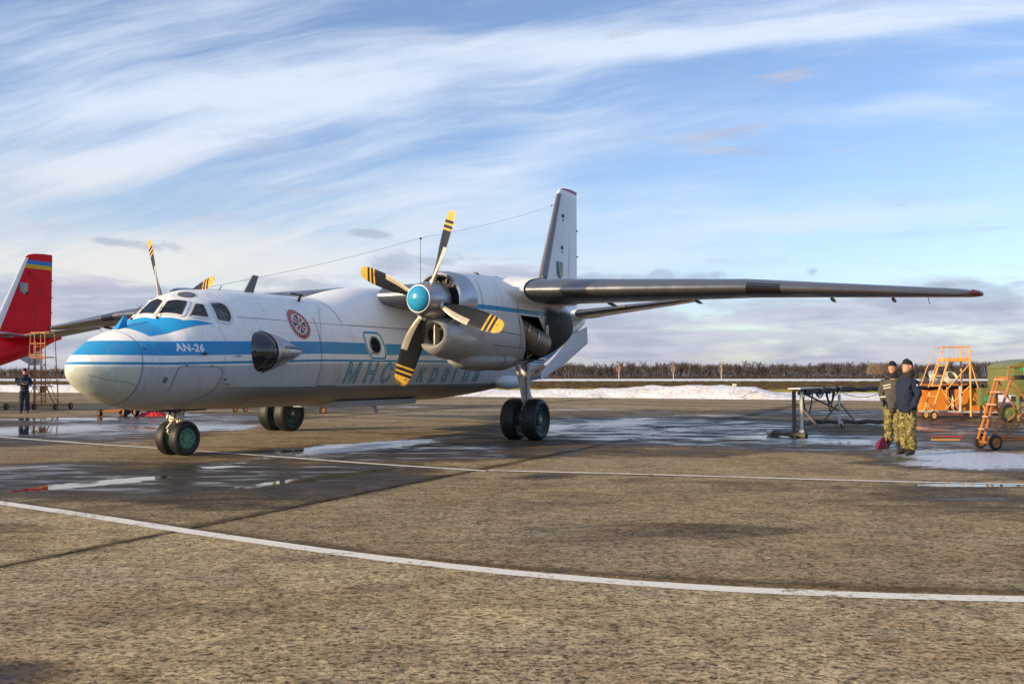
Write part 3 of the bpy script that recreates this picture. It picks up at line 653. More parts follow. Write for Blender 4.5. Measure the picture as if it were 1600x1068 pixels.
def text_patch(name,txt,m,parent,a0,z0,size,shear=0,side=-1,off=.007,sx=1.,outline=None,spacing=1.,step=.12,bold=0,core=None):
    if core is not None: text_patch('letter_core',txt,core,parent,a0,z0,size,shear,side,off+.003,sx,None,spacing,step,-.0,None)
    cu=bpy.data.curves.new('t','FONT'); cu.body=txt; cu.size=size; cu.shear=shear; cu.space_character=spacing; cu.offset=bold; cu.resolution_u=3
    o=bpy.data.objects.new('t',cu); COL.objects.link(o); bpy.context.view_layer.update()
    me=bpy.data.meshes.new_from_object(o.evaluated_get(bpy.context.evaluated_depsgraph_get()))
    bpy.data.objects.remove(o); bpy.data.curves.remove(cu)
    bm=bmesh.new(); bm.from_mesh(me); bpy.data.meshes.remove(me)
    for v in bm.verts: v.co=(a0+v.co.x*sx,z0+v.co.y,0)
    return bm_obj(_lay(bm,side,off,step,'az'),name,m,parent,smooth=False)
def airfoil(n=16,t=.16,camber=.02):
    up=[];lo=[]
    for i in range(n+1):
        x=.5*(1-math.cos(PI*i/n)); yt=5*t*(.2969*math.sqrt(x)-.126*x-.3516*x*x+.2843*x**3-.1020*x**4); yc=camber*4*x*(1-x)
        up.append((x,yc+yt)); lo.append((x,yc-yt))
    return up[::-1]+lo[1:]           # TE upper -> LE -> TE lower
def wing_rings(secs,n=16):
    """secs: (y, aLE, chord, z, t/c, twist)"""
    out=[]
    for y,a,c,z,t,tw in secs:
        r=[]
        for x,h in airfoil(n,t):
            dx=(x-.3)*c; r.append((a+.3*c+dx*math.cos(tw)+h*c*math.sin(tw),y,z+h*c*math.cos(tw)-dx*math.sin(tw)))
        out.append(r)
    return out
NAC=[ # a, ztop, zbot, halfwidth, zc, exponent
(6.50,3.86,2.50,.62,3.18,1.),(6.8,3.90,2.14,.665,3.05,.95),(7.3,3.94,1.97,.73,2.95,.88),(7.8,3.96,1.86,.75,2.92,.84),(8.3,3.97,1.80,.76,2.9,.8),(9.5,3.97,1.82,.75,2.9,.8),
(10.6,3.95,1.95,.73,2.9,.85),(11.3,3.90,2.10,.71,2.9,.9),(11.8,3.80,2.22,.63,2.9,.95),(12.4,3.62,2.42,.50,2.9,1.),(12.85,3.36,2.62,.32,2.9,1.),(13.08,3.02,2.84,.06,2.92,1.)]
NACa=np.array(NAC)
def nac_s(a): return [np.interp(a,NACa[:,0],NACa[:,i]) for i in range(1,6)]
def nac_ring(a,yc,n=64):
    zt,zb,w,zc,e=nac_s(a); r=[]
    for k in range(n):
        an=2*PI*k/n; c,s=math.cos(an),math.sin(an); h=(zt-zc) if s>0 else (zc-zb)
        r.append((a,yc+w*math.copysign(abs(c)**e,c),zc+h*math.copysign(abs(s)**e,s)))
    return r
def build_aircraft(scheme,loc,rz,label):
    main=scheme=='blue'
    root=empty('transport_aircraft',loc,rz,label,'aircraft'); root.scale=(.976,1,1.017)
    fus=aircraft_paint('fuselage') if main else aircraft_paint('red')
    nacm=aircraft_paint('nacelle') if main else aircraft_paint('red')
    finm=aircraft_paint('fin') if main else aircraft_paint('redfin')
    white=mat('white_paint',(.85,.85,.84),.35,var=.06); grey=mat('wing_metal',(.21,.21,.222),.30,metal=.8,var=.08,scale=2)
    metal=mat('bare_metal',(.50,.49,.47),.32,metal=.9,var=.15,scale=5); dark=mat('dark_cavity',(.02,.02,.02),.8)
    blue=mat('blue_paint',(.012,.28,.60),.35,var=.08); teal=mat('teal_letters',(.03,.25,.40),.6,var=.35,scale=9); deicer=mat('deicer_grey',(.22,.22,.25),.5,var=.1)
    rubber=mat('tyre_rubber',(.012,.012,.0125),.55,var=.3,scale=12,bump=.004); green=mat('wheel_green',(.10,.26,.15),.5,var=.2); strutm=mat('strut_paint',(.52,.52,.48),.4,var=.25,scale=9,dirt=(.16,.13,.09))
    seam=mat('panel_gap',(.10,.10,.105),.8); blackp=mat('black_paint',(.008,.008,.008),.5); yellow=mat('blade_yellow',(.62,.36,.035),.5,var=.2,scale=9,dirt=(.30,.17,.04))
    red=mat('tip_red',(.30,.012,.04),.4)
    glass,g,b=(MATS.get('cockpit_glass'),None,None)
    if glass is None:
        glass,g,b=newmat('cockpit_glass'); b.inputs['Base Color'].default_value=(.10,.12,.13,1); b.inputs['Roughness'].default_value=.04
        tr=g.new('ShaderNodeBsdfTransparent'); tr.inputs[0].default_value=(.55,.6,.62,1); fz=g.new('ShaderNodeFresnel'); fz.inputs[0].default_value=1.55
        gl=g.new('ShaderNodeBsdfGlossy'); gl.inputs['Roughness'].default_value=.03; mx=g.new('ShaderNodeMixShader'); g.l.new(g.add(fz.outputs[0],.05),mx.inputs[0]); g.l.new(tr.outputs[0],mx.inputs[1]); g.l.new(gl.outputs[0],mx.inputs[2])
        g.l.new(mx.outputs[0],[n for n in g.n if n.type=='OUTPUT_MATERIAL'][0].inputs[0]); MATS['cockpit_glass']=glass
    # ---- fuselage, with real openings where the cockpit glass sits
    As=np.concatenate([[.06,.075,.09,.115,.15,.2,.26,.33,.42,.52,.64,.78,.93,1.1,1.28,1.46],np.arange(1.6,3.4,.035),np.arange(3.4,14,.2),np.arange(14,23.61,.2)])
    n=128; ph=np.linspace(0,2*PI,n,endpoint=False)+PI/n
    AA=np.repeat(As[:,None],n,1); PH=np.repeat(ph[None],len(As),0); Y,Z=surf(AA,PH)
    V=np.stack([AA,Y,Z],-1).reshape(-1,3)
    WIN={ # outlines in (a, phi) for the port side; starboard is the mirror
     'centre':[(2.13,PI-1.735),(2.15,PI/2),(2.13,1.735),(1.82,1.835),(1.80,PI/2),(1.82,PI-1.835)],
     'front':[(2.145,1.775),(2.42,2.03),(2.085,2.30),(1.835,1.90)],
     'quarter':[(2.485,2.108),(2.645,2.19),(2.54,2.49),(2.165,2.353)],
     'side':[(2.77,2.175),(3.03,2.195),(3.12,2.29),(3.09,2.47),(3.04,2.56),(2.95,2.615),(2.68,2.55)]}
    def inpoly(x,y,poly):
        c=np.zeros(x.shape,bool); N=len(poly)
        for i in range(N):
            x0,y0=poly[i-1]; x1,y1=poly[i]
            c^=((y0>y)!=(y1>y))&(x<(x1-x0)*(y-y0)/((y1-y0) if y1!=y0 else 1e-9)+x0)
        return c
    i0,k0=np.meshgrid(np.arange(len(As)-1),np.arange(n),indexing='ij'); k1=(k0+1)%n
    ca=(As[i0]+As[i0+1])/2; cp=np.where(k1==0,2*PI,(ph[k0]+ph[k1])/2)
    hole=np.zeros(ca.shape,bool)
    for w in WIN.values():
        wi=inset(w,.03)
        hole|=inpoly(ca,cp,wi)|inpoly(ca,PI-cp,wi)
    q=np.stack([i0*n+k0,i0*n+k1,(i0+1)*n+k1,(i0+1)*n+k0],-1)[~hole]
    mb=MB(); mb.raw(V.tolist(),[tuple(int(t) for t in r) for r in q]); mb.raw(V[:n].tolist(),[tuple(range(n))]); mb.raw(V[-n:].tolist(),[tuple(range(n))])
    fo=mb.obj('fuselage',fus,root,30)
    # cockpit inside: bulkhead, coaming, seats
    inn=mat('cockpit_interior',(.035,.045,.04),.8)
    c=MB(); c.box((3.42,0,2.3),(.04,1.7,1.5)); c.box((2.02,0,2.58),(.3,1.0,.10)); c.box((2.6,0,2.05),(1.6,2.0,.04))
    for s in(-1,1): c.box((2.75,.42*s,2.5),(.14,.42,.6)); c.box((2.72,.42*s,2.86),(.10,.24,.2)); c.tube([(2.25,.42*s,2.55),(2.35,.42*s,2.72),(2.3,.55*s,2.8)],.02,6); c.tube([(2.3,.3*s,2.8),(2.35,.42*s,2.74),(2.3,.55*s,2.8)],.018,6)
    c.obj('cockpit_interior',inn,root)
    if main:
        pm=mat('pilot_cloth',(.03,.035,.06),.9); sk=mat('skin_tone',(.50,.26,.17),.6)
        mb=MB(); mb.lathe([(0,.17),(.25,.21),(.42,.17),(.5,.06)],(2.62,-.62,2.35),(0,0,1),12); o=mb.obj('pilot_torso',pm,root)
        mb=MB(); mb.lathe([(-.13,.01),(-.11,.06),(-.03,.088),(.05,.09),(.11,.06),(.13,.01)],(2.56,-.66,2.93),(0,0,1),12); mb.obj('pilot_head',sk,o)
        # small pennant standing in the side window
        fb=mat('flag_blue',(.02,.22,.50),.7); fy=mat('flag_yellow',(.75,.60,.04),.7)
        def pv(a,z): return (a,-float(hw(a,z))+.045,z)
        pn=MB(); pn.raw([pv(2.80,2.98),pv(2.90,2.96),pv(2.93,2.70),pv(2.85,2.72)],[(0,1,2,3)],0); pn.raw([pv(2.90,2.96),pv(2.96,2.95),pv(2.99,2.70),pv(2.93,2.70)],[(0,1,2,3)],1)
        pn.tube([pv(2.80,2.99),pv(3.10,2.80)],.008,5,2); pn.obj('pennant',[fb,fy,white],root,0)
    wf=mat('window_frame',(.70,.70,.69),.4,var=.08)
    for w,poly in WIN.items():
        for sd in((-1,) if w=='centre' else (-1,1)):
            pr=rounded(poly,.05)
            go=bm_obj(skin_patch(inset(pr,.012),sd,.004,.06,'ap'),'cockpit_window',glass,root)
            fr=ringpatch('window_frame',wf,go,inset(pr,-.028),.050,sd,.012,.06,'ap')
            ringpatch('window_seal',seam,go,inset(pr,.018),.014,sd,.015,.06,'ap')
    # ceiling window
    for sd in(-1,1):
        if main:
            pr=[(2.58+.16*math.cos(t)-.02,1.835+.115*math.sin(t)+.03*math.cos(t)) for t in np.linspace(0,2*PI,22,endpoint=False)]
            o=patch('roof_window',mat('roof_glass',(.10,.10,.13),.12),root,pr,sd,.006,.05,'ap'); ringpatch('window_seal',seam,o,pr,.02,sd,.009,.05,'ap')
    if main:
        # wipers
        for s in(-1,1):
            mb=MB(); y0,z0=surf(1.80,PI/2+.42); y0=float(y0);z0=float(z0); y1,z1=surf(2.03,PI/2+.28); y1=float(y1);z1=float(z1)
            y2,z2=surf(2.12,PI/2+.55); mb.tube([(1.79,-abs(y0)*s*-1,z0+.02),(1.77,abs(y0)*s,z0+.05),(2.0,abs(y1)*s,z1+.05)],.006,5); mb.tube([(1.93,(abs(y1)-.10)*s,z1-.06),(2.05,(abs(float(y2))-.1)*s,z1+.05)],.005,5); mb.box((1.79,abs(y0)*s,z0+.02),(.05,.035,.04)); mb.obj('wiper',blackp,root)
        # blue anti-glare flash ahead of the windows
        for sd in(-1,1):
            poly=[(1.20,PI/2-.0005),(1.21,1.72),(1.225,1.95),(1.235,2.13),(1.27,2.32),(1.32,2.515),(1.55,2.535),(2.1,2.565),(2.58,2.595),(2.33,2.50),(2.05,2.385),(1.90,2.16),(1.775,1.93),(1.765,1.75),(1.755,PI/2-.0005)]
            patch('anti_glare_panel',blue,root,poly,sd,.004,.06,'ap')
        mb=MB(); z0=float(fzt(1.22)); mb.loft([[(1.10+.02*i,-.07,z0-.03),(1.36,-.02,z0-.0),(1.36,.02,z0),(1.10+.02*i,.07,z0-.03)] if i==0 else [(1.30,-.008,z0+.24),(1.37,-.008,z0+.24),(1.37,.008,z0+.24),(1.30,.008,z0+.24)] for i in(0,1)]); mb.obj('nose_marker',blue,root,0)
        # lettering and emblem
        wl=mat('white_letters',(.85,.86,.86),.5); lc=mat('letter_core',(.24,.36,.42),.6,var=.3,scale=9)
        text_patch('type_lettering','AN-26',wl,root,1.66,2.075,.20,sx=.92,spacing=1.10,step=.05,bold=.008)
        for ch_,a_ in zip('МНС',(6.42,7.20,7.86)): text_patch('letter',ch_,teal,root,a_,1.46,.62,.30,sx=1.02,step=.06,bold=.020,core=lc)
        for ch_,a_ in zip('України',(8.85,9.52,10.14,10.74,11.32,11.86,12.45)): text_patch('letter',ch_,teal,root,a_,1.46,.66 if ch_!='У' else .62,.30,sx=.95,step=.06,bold=.016,core=lc)
        # outline strokes doubling the faded letters
        er=mat('emblem_red',(.36,.018,.035),.5); ec=mat('emblem_cream',(.72,.66,.58),.5); ed=mat('emblem_blue',(.04,.06,.13),.5); eb=mat('emblem_bronze',(.34,.20,.13),.5)
        ea,ez,er_=5.02,2.735,.335
        def disc(r,r2=0,n=36,t0=0,t1=2*PI): return [(ea+r*math.cos(t),ez+r*math.sin(t)) for t in np.linspace(t0,t1,n,endpoint=False)]
        e=patch('emblem',er,root,disc(er_),-1,.006,.07)
        ringpatch('emblem_rim',ec,e,disc(er_),.015,-1,.008,.07)
        patch('emblem_field',ec,e,disc(er_*.70),-1,.009,.07)
        for k in range(8):
            t=k*PI/4+PI/8*0; w=.34 if k%2==0 else .22; L=er_*(.66 if k%2==0 else .58)
            poly=[(ea+math.cos(t-.12)*.07,ez+math.sin(t-.12)*.07),(ea+math.cos(t-w)*L,ez+math.sin(t-w)*L),(ea+math.cos(t)*L*.88,ez+math.sin(t)*L*.88),(ea+math.cos(t+w)*L,ez+math.sin(t+w)*L),(ea+math.cos(t+.12)*.07,ez+math.sin(t+.12)*.07)]
            patch('emblem_ray',ed if k%2==0 else er,e,poly,-1,.012,.07)
        patch('emblem_centre',eb,e,[(ea+.085*math.cos(t),ez+.085*math.sin(t)) for t in np.linspace(0,2*PI,16,endpoint=False)],-1,.016,.07)
        patch('emblem_core',ec,e,[(ea+.04*math.cos(t),ez+.04*math.sin(t)) for t in np.linspace(0,2*PI,12,endpoint=False)],-1,.019,.07)
        # worn lettering round the rim reads as short pale strokes
        bm=bmesh.new()
        for k in range(26):
            if k in(19,20): continue
            t=2*PI*k/26; r0,r1=er_*.76,er_*.90; w=.035
            for (ta,tb,ra,rb) in ((t-w,t-w*.3,r0,r1),(t+w*.3,t+w,r0,r1),(t-w,t+w,(r0+r1)/2-.008,(r0+r1)/2+.008)):
                bm.faces.new([bm.verts.new((ea+r*math.cos(q),ez+r*math.sin(q),0)) for r,q in((ra,ta),(rb,ta),(rb,tb),(ra,tb))])
        bm_obj(_lay(bm,-1,.010,.2,'az'),'emblem_lettering',ec,e)
    # radome and hatch seams
    def seamline(pts,w=.014,side=-1,name='panel_seam',plane='az',m=seam):
        pts=[Vector((*p,0)) for p in pts]; bm=bmesh.new()
        for a_,b_ in zip(pts[:-1],pts[1:]):
            d=(b_-a_).normalized(); nrm=Vector((-d.y,d.x,0))*w/2
            bm.faces.new([bm.verts.new(p) for p in(a_-nrm,b_-nrm,b_+nrm,a_+nrm)])
        return bm_obj(_lay(bm,side,.004,.09,plane),name,m,root)
    if main:
        for sd in(-1,1):
            seamline([(1.0+.03*math.sin((p-1.5)*1.2),p) for p in np.linspace(PI/2,3*PI/2,40)],.010,sd,plane='ap')
            seamline([(1.62,1.30),(1.63,1.55),(1.66,1.74),(1.74,1.79),(2.50,1.79),(2.62,1.74),(2.66,1.62),(2.64,1.45),(2.60,1.30),(2.50,1.20),(2.35,1.12)],.012,sd)
            seamline([(5.62,2.92),(5.58,2.6),(5.56,2.2),(5.56,1.9),(5.54,1.6),(5.55,1.39),(6.22,1.38)],.016,sd); seamline([(6.28,1.86),(6.24,1.6),(6.22,1.38)],.010,sd)
            seamline([(6.15,3.18),(5.95,3.02),(5.75,2.75),(5.6,2.4)],.008,sd)
            seamline([(3.2,2.80),(6.,2.785),(9.,2.80),(13.,2.80)],.009,sd)
            seamline([(9.35,3.05),(9.35,2.3),(9.42,1.45)],.008,sd); seamline([(11.2,2.1),(11.2,1.42)],.008,sd)
            seamline([(2.9,1.375),(5.5,1.372),(9,1.372),(13,1.39)],.007,sd)
            seamline([(.25,1.62),(.55,1.53),(.97,1.46)],.005,sd)
            for (a_,z_) in((1.83,1.80),(2.38,1.80)): 
                patch('hatch_hinge',blackp,root,[(a_-.02,z_-.012),(a_+.02,z_-.012),(a_+.02,z_+.012),(a_-.02,z_+.012)],sd,.012,.1)
            patch('fuel_cap',metal,root,[(1.46+.035*math.cos(t),1.53+.05*math.sin(t)) for t in np.linspace(0,6.28,14,endpoint=False)],sd,.008,.2)
            ringpatch('fuel_cap_ring',seam,root,[(1.46+.04*math.cos(t),1.53+.055*math.sin(t)) for t in np.linspace(0,6.28,14,endpoint=False)],.012,sd,.010,.2)
            # pitot pair
            p=MB(); y0=-float(hw(2.78,1.50)) if sd<0 else float(hw(2.78,1.5)); s=sd
            p.tube([(2.78,y0,1.53),(2.74,y0+s*.07,1.56),(2.64,y0+s*.09,1.56)],[.03,.02,.012],6); p.tube([(2.84,y0,1.45),(2.80,y0+s*.09,1.47),(2.66,y0+s*.11,1.47)],[.035,.03,.014],6); p.obj('pitot_probe',metal,root)
            p=MB(); y0=s*float(hw(2.2,2.05)); p.tube([(2.22,y0,2.04),(2.17,y0+s*.05,2.03)],.012,5); p.box((2.18,y0+s*.05,2.03),(.10,.012,.05)); p.obj('angle_vane',blackp,root)
            p=MB(); y0=s*float(hw(1.1,2.12)); p.tube([(1.13,y0,2.11),(1.10,y0+s*.05,2.115),(1.0,y0+s*.055,2.115)],.009,5); p.obj('static_probe',blackp,root)
            y0=s*float(hw(3.0,2.02)); p=MB(); p.tube([(3.1,y0,2.0),(3.0,y0+s*.06,2.0),(2.88,y0+s*.06,2.0)],.008,5); p.obj('static_probe',blackp,root)
    # ---- observation blister (port) and round windows
    if main:
        br=empty('observation_blister',(0,0,0)); br.parent=root
        yc,zc=-1.36,2.10; ax=Vector((.985,.075,.01)); dk=mat('blister_glass',(.012,.013,.015),.035,var=0,spec=.7,coat=.6)
        gm=mat('blister_shell',(.42,.42,.43),.25,metal=.85,var=.12,scale=6)
        mb=MB(); prof=[(-.03,.004)]+[(.30*(1-math.cos(t)),.40*math.sin(t)) for t in np.linspace(.12,1.25,9)]
        o=Vector((3.30,yc-.16,zc)); fax=Vector((.85,.53,.0)).normalized()
        mb.lathe([(.36-.27*math.cos(t),.415*math.sin(t)) for t in np.linspace(.05,PI/2,12)]+[(.42,.415)],o,fax,32); mb.obj('blister_dome',dk,br)
        c0=o+fax*.42
        rings=[]; 
        for i,t in enumerate(np.linspace(0,1,14)):
            cc=c0.lerp(Vector((5.02,-1.40,2.13)),t); r=.42*(1-t**1.5)*(1 if i<13 else 0)+.005; axx=fax.lerp(Vector((1,0,0)),min(1,t*3)).normalized()
            u=Vector((0,0,1)); w_=axx.cross(u); rings.append([tuple(cc+(u*math.cos(k*PI/16)+w_*math.sin(k*PI/16))*r) for k in range(32)])
        MB().loft(rings).obj('blister_fairing',gm,br)
        mb=MB(); mb.lathe([(0,.418),(0,.437),(.05,.442),(.05,.42)],o+fax*.39,fax,32); mb.lathe([(0,.40),(0,.425),(.03,.427),(.03,.41)],o+fax*.50,fax,32); mb.obj('blister_ring',blackp,br)
        mb=MB(); mb.box((3.62,-1.56,1.98),(.02,.02,.12)); mb.tube([(3.6,-1.45,1.85),(3.7,-1.62,1.93),(3.75,-1.66,2.0)],.018,6); mb.tube([(3.55,-1.5,2.05),(3.65,-1.6,2.1)],.02,6); mb.obj('sighting_bracket',metal,br)
    for sd,lst in((-1,(7.66,)),(1,(4.2,7.66))):
        for pa in lst:
            oc=[(pa+.20*math.cos(t)+.0,2.335+.19*math.sin(t)) for t in np.linspace(0,2*PI,28,endpoint=False)]
            w=patch('round_window',glass if False else mat('window_dark',(.02,.022,.025),.06,var=0),root,oc,sd,.014,.1)
            ringpatch('window_ring',metal,w,[(pa+.235*math.cos(t),2.335+.225*math.sin(t)) for t in np.linspace(0,2*PI,28,endpoint=False)],.04,sd,.018,.1)
            rr=rounded([(pa-.33,2.66),(pa+.27,2.66),(pa+.40,2.44),(pa+.40,2.06),(pa-.16,2.02),(pa-.36,2.30)],.12)
            rect=rounded([(pa-.40,2.67),(pa+.30,2.67),(pa+.42,2.30),(pa+.42,2.00),(pa-.22,2.00),(pa-.40,2.30)],.13)
            if main:
                patch('window_surround',white,w,inset(rect,.0),sd,.007,.1); ringpatch('window_border',mat('border_blue',(.03,.26,.44),.45,var=.1),w,rect,.05,sd,.010,.1); ringpatch('window_border_line',white,w,inset(rect,-.02),.02,sd,.010,.1)
                mb=MB(); y0=sd*float(hw(pa-.1,2.2)); mb.tube([(pa-.22,y0+sd*.02,2.14),(pa-.08,y0+sd*.03,2.17),(pa-.02,y0+sd*.03,2.26)],.012,5); mb.obj('window_latch',blackp,w)
    # ---- wing centre fairing on the spine
    rings=[]
    for a_,zt_ in((6.6,3.475),(6.9,3.53),(7.25,3.63),(7.6,3.72),(8.0,3.80),(8.4,3.86),(9.2,3.92),(10.5,3.94),(12,3.91),(12.7,3.86),(13.4,3.77),(14.2,3.66),(15.2,3.54)):
        ys_=np.linspace(-1.22,1.22,41); zs_=2.0+np.sqrt(np.clip(1.475**2-ys_**2,0,9)); rings.append([(a_,float(y_),float(z_)+(zt_-3.472)*(1-(abs(float(y_))/1.24)**3)-.004-.02*(abs(y_)>1.18)) for y_,z_ in zip(ys_,zs_)]); continue
    if main or True:
        MB().loft(rings,closed=False,caps=False).obj('wing_fairing',white if main else fus,root,40)
    # ---- wings
    for s,nm in((-1,'port'),(1,'starboard')):
        # inner wing fuselage-nacelle and outer wing are one wing
        secs=[(s*.9,8.45,3.75,3.60,.17,.02),(s*4.75,8.50,3.72,3.58,.165,.02),(s*9.95,9.20,2.65,3.49,.150,.015),(s*10.05,9.215,2.63,3.488,.150,.015),(s*14.2,10.02,1.40,3.265,.125,.0),(s*14.45,10.10,1.26,3.25,.115,0),(s*14.58,10.25,.95,3.245,.09,0)]
        rg=wing_rings(secs); w=MB().loft(rg).obj('wing',grey,root,50)
        # red wingtip lamp cap
        tip=wing_rings([(s*14.50,10.06,1.20,3.25,.13,0),(s*14.62,10.16,1.0,3.245,.12,0),(s*14.70,10.35,.55,3.245,.12,0)],10); MB().loft(tip).obj('wingtip_cap',mat('tip_lamp_brown',(.16,.03,.02),.3),w,50)
        # landing light window, let into the leading edge
        mb=MB()
        def le(y,x,up):
            yy=abs(y); ys_=[q[0]*s for q in secs]; i=max(0,min(len(secs)-2,int(np.searchsorted(ys_,yy)-1))); t=(yy-ys_[i])/(ys_[i+1]-ys_[i]); S=[secs[i][k]*(1-t)+secs[i+1][k]*t for k in range(6)]
            yt=5*S[4]*(.2969*math.sqrt(x)-.126*x-.3516*x*x+.2843*x**3-.1020*x**4); yc_=.02*4*x*(1-x); h=(yc_+yt+.0025 if up else yc_-yt-.0025)*S[2]
            return (S[1]+x*S[2]-.002,s*yy,S[3]+h)
        pts=[(.05,1),(.03,1),(.014,1),(.004,1),(0,1),(.004,0),(.014,0),(.03,0),(.045,0)]
        r_=[[le(y,x,u) for x,u in pts] for y in np.linspace(10.15,10.85,5)]
        mb.loft(r_,closed=False,caps=False); mb.obj('landing_light',mat('lamp_dark',(.012,.012,.014),.08,var=0),w,60)
        # de-icer edge seam and flap track fairings
        for y in(6.1,8.4,11.6,12.9):
            i=0; q=le(y,.75,False); mb=MB(); mb.lathe([(0,.01),(.1,.035),(.35,.045),(.6,.02),(.7,.005)],(q[0],q[1],q[2]-.02),(1,0,-.06),8); mb.obj('flap_track',grey,w)
        # aileron/flap hinge gaps
        for y0,y1,x in((5.0,9.9,.70),(10.1,14.1,.72)):
            for u in (0,1):
                mb=MB(); a1=le(y0,x,u);a2=le(y0,x+.006,u);b1=le(y1,x,u);b2=le(y1,x+.006,u); mb.raw([a1,a2,b2,b1],[(0,1,2,3)]); mb.obj('control_gap',seam,w,0)
        mb=MB(); q=le(13.6,.9,False); mb.beam((q[0],q[1],q[2]),(q[0]+.35,q[1],q[2]-.12),.012); mb.obj('static_wick',blackp,w)
        # root fillet outboard of the nacelle
        rg=wing_rings([(s*4.6,8.12,4.4,3.565,.168,.02),(s*4.8,8.32,4.0,3.577,.167,.02),(s*4.95,8.43,3.82,3.58,.166,.02),(s*5.10,8.50,3.72,3.58,.165,.02)],16); MB().loft(rg,caps=False).obj('wing_root_fillet',white if main else fus,w,60)
    # ---- nacelles
    for s in(-1,1):
        yc=4.10*s
        sts=np.unique(np.concatenate([np.arange(6.5,8.6,.2),np.arange(8.65,10.6,.045),np.arange(10.7,11.4,.15),np.arange(11.4,13.05,.1),[13.08]]))
        n=64; rings=[nac_ring(a_,yc,n) for a_ in sts]; mb=MB(); v=[p for r in rings for p in r]; f=[]
        def in_hole(a_,k):
            p=rings[0][k]; an=2*PI*(k+.5)/n; out=math.cos(an)*s>0   # outboard half
            z=(nac_s(a_)[3])+ (0)
            zt,zb,w,zc,e=nac_s(a_); sn=math.sin(an); h=(zt-zc) if sn>0 else (zc-zb); z=zc+h*math.copysign(abs(sn)**e,sn)
            front=8.74+(3.1-z)*.55; top=3.04-.0*(a_-9.4)
            back=10.42-max(0,z-2.55)*1.0
            return out and a_>front and a_<back and z<top and z>1.98+.10*(a_-9.4)
        for i in range(len(sts)-1):
            for k in range(n):
                if in_hole((sts[i]+sts[i+1])/2,k): continue
                f.append((i*n+k,i*n+(k+1)%n,(i+1)*n+(k+1)%n,(i+1)*n+k))
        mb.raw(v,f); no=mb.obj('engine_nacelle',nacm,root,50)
        # dark bay liner behind the opening
        mb=MB(); mb.box((9.7,yc+s*.08,2.55),(2.3,.04,1.15)); mb.box((8.62,yc+s*.30,2.70),(.04,.5,.7)); mb.box((9.6,yc+s*.34,3.12),(2.0,.56,.03)); mb.box((9.6,yc+s*.30,2.0),(2.0,.42,.03)); mb.obj('bay_liner',dark,no,0)
        # jet pipe bending out and aft
        ex=mat('exhaust_metal',(.33,.27,.21),.45,metal=.7,var=.35,scale=7)
        pts=[(8.78,yc+s*.34,2.98),(9.02,yc+s*.42,2.88),(9.30,yc+s*.50,2.70),(9.62,yc+s*.57,2.53),(9.95,yc+s*.63,2.42),(10.15,yc+s*.67,2.38)]
        mb=MB(); mb.tube(pts,[.17,.22,.27,.30,.31,.30],20,cap=False); mb.tube([pts[-1],(9.95,yc+s*.6,2.44)],[.27,.26],20)
        mb.obj('exhaust_pipe',ex,no)
        mb=MB()
        for p_,r_ in((2,.275),(3,.305)): 
            d=(Vector(pts[p_+1])-Vector(pts[p_-1])).normalized(); mb.lathe([(-.02,r_),(-.02,r_+.018),(.02,r_+.018),(.02,r_)],pts[p_],d,20)
        mb.obj('pipe_clamp',metal,no)
        mb=MB(); mb.box((10.30,yc+s*.745,2.56),(.15,.02,.60)); mb.tube([(9.55,yc+s*.3,2.1),(9.7,yc+s*.6,2.5),(9.6,yc+s*.5,2.95)],.03,6); mb.tube([(10.0,yc+s*.3,2.05),(10.1,yc+s*.5,2.2),(10.7,yc+s*.45,2.15)],.04,6); mb.obj('heat_shield',mat('shield_metal',(.30,.29,.27),.4,metal=.7,var=.3,scale=6),no,0)
        # rims of the exhaust opening
        def nsurf0(P,off):
            A=P[:,0]; oy=[]
            for a_,z_ in zip(P[:,0],P[:,1]):
                zt,zb,w,zc,e=nac_s(a_); h=(zt-zc) if z_>zc else (zc-zb); t=min(1,abs((z_-zc)/h)); sn=t**(1/e); oy.append(yc+s*(w*math.sqrt(max(0,1-sn*sn))**e+off))
            return A,np.array(oy),P[:,1]
        for pl,wd in(([(8.735,3.06),(9.34,1.99)],.085),([(9.84,3.06),(10.40,2.53),(10.41,2.06)],.10),([(8.75,3.055),(9.86,3.055)],.05)):
            bm=bmesh.new(); q_=[Vector((*p,0)) for p in pl]
            for a_,b_ in zip(q_[:-1],q_[1:]):
                d=(b_-a_).normalized(); nr=Vector((-d.y,d.x,0))*wd/2; bm.faces.new([bm.verts.new(p) for p in(a_-nr-d*.02,b_-nr+d*.02,b_+nr+d*.02,a_+nr-d*.02)])
            bm_obj(_lay(bm,-1,.012,.12,'fn',nsurf0),'opening_rim',nacm,no)
        # cowl intake ring
        mb=MB(); C0=(6.28,yc,3.22); mb.lathe([(.30,.52),(.05,.545),(0,.575),(.02,.62),(.10,.655),(.30,.675),(.62,.68),(.64,.655)],C0,(1,0,0),48); mb.obj('cowl_ring',mat('cowl_metal',(.47,.47,.49),.30,metal=.8,var=.14,scale=4),no)
        mb=MB(); mb.lathe([(.26,.01),(.26,.55)],C0,(1,0,0),32); mb.obj('inlet_shadow_wall',dark,no)
        mb=MB()
        for k in range(14):
            an=2*PI*k/14; mb.beam((6.5,yc+.42*math.cos(an),3.22+.42*math.sin(an)),(6.5,yc+.56*math.cos(an),3.22+.56*math.sin(an)),.02,.04)
        mb.obj('inlet_vane',blackp,no,0)
        # chin oil-cooler scoop
        rings=[]
        for t,(a_,z_,rw,rh) in enumerate([(6.35,2.50,.28,.22),(6.08,2.50,.31,.25),(6.02,2.50,.36,.30),(6.06,2.49,.41,.345),(6.2,2.47,.465,.40),(6.5,2.44,.52,.44),(6.9,2.42,.56,.47),(7.3,2.42,.60,.44),(7.8,2.45,.50,.35)]):
            rings.append([(a_-.0,yc+rw*math.cos(k*PI/20),z_+rh*math.sin(k*PI/20)) for k in range(40)])
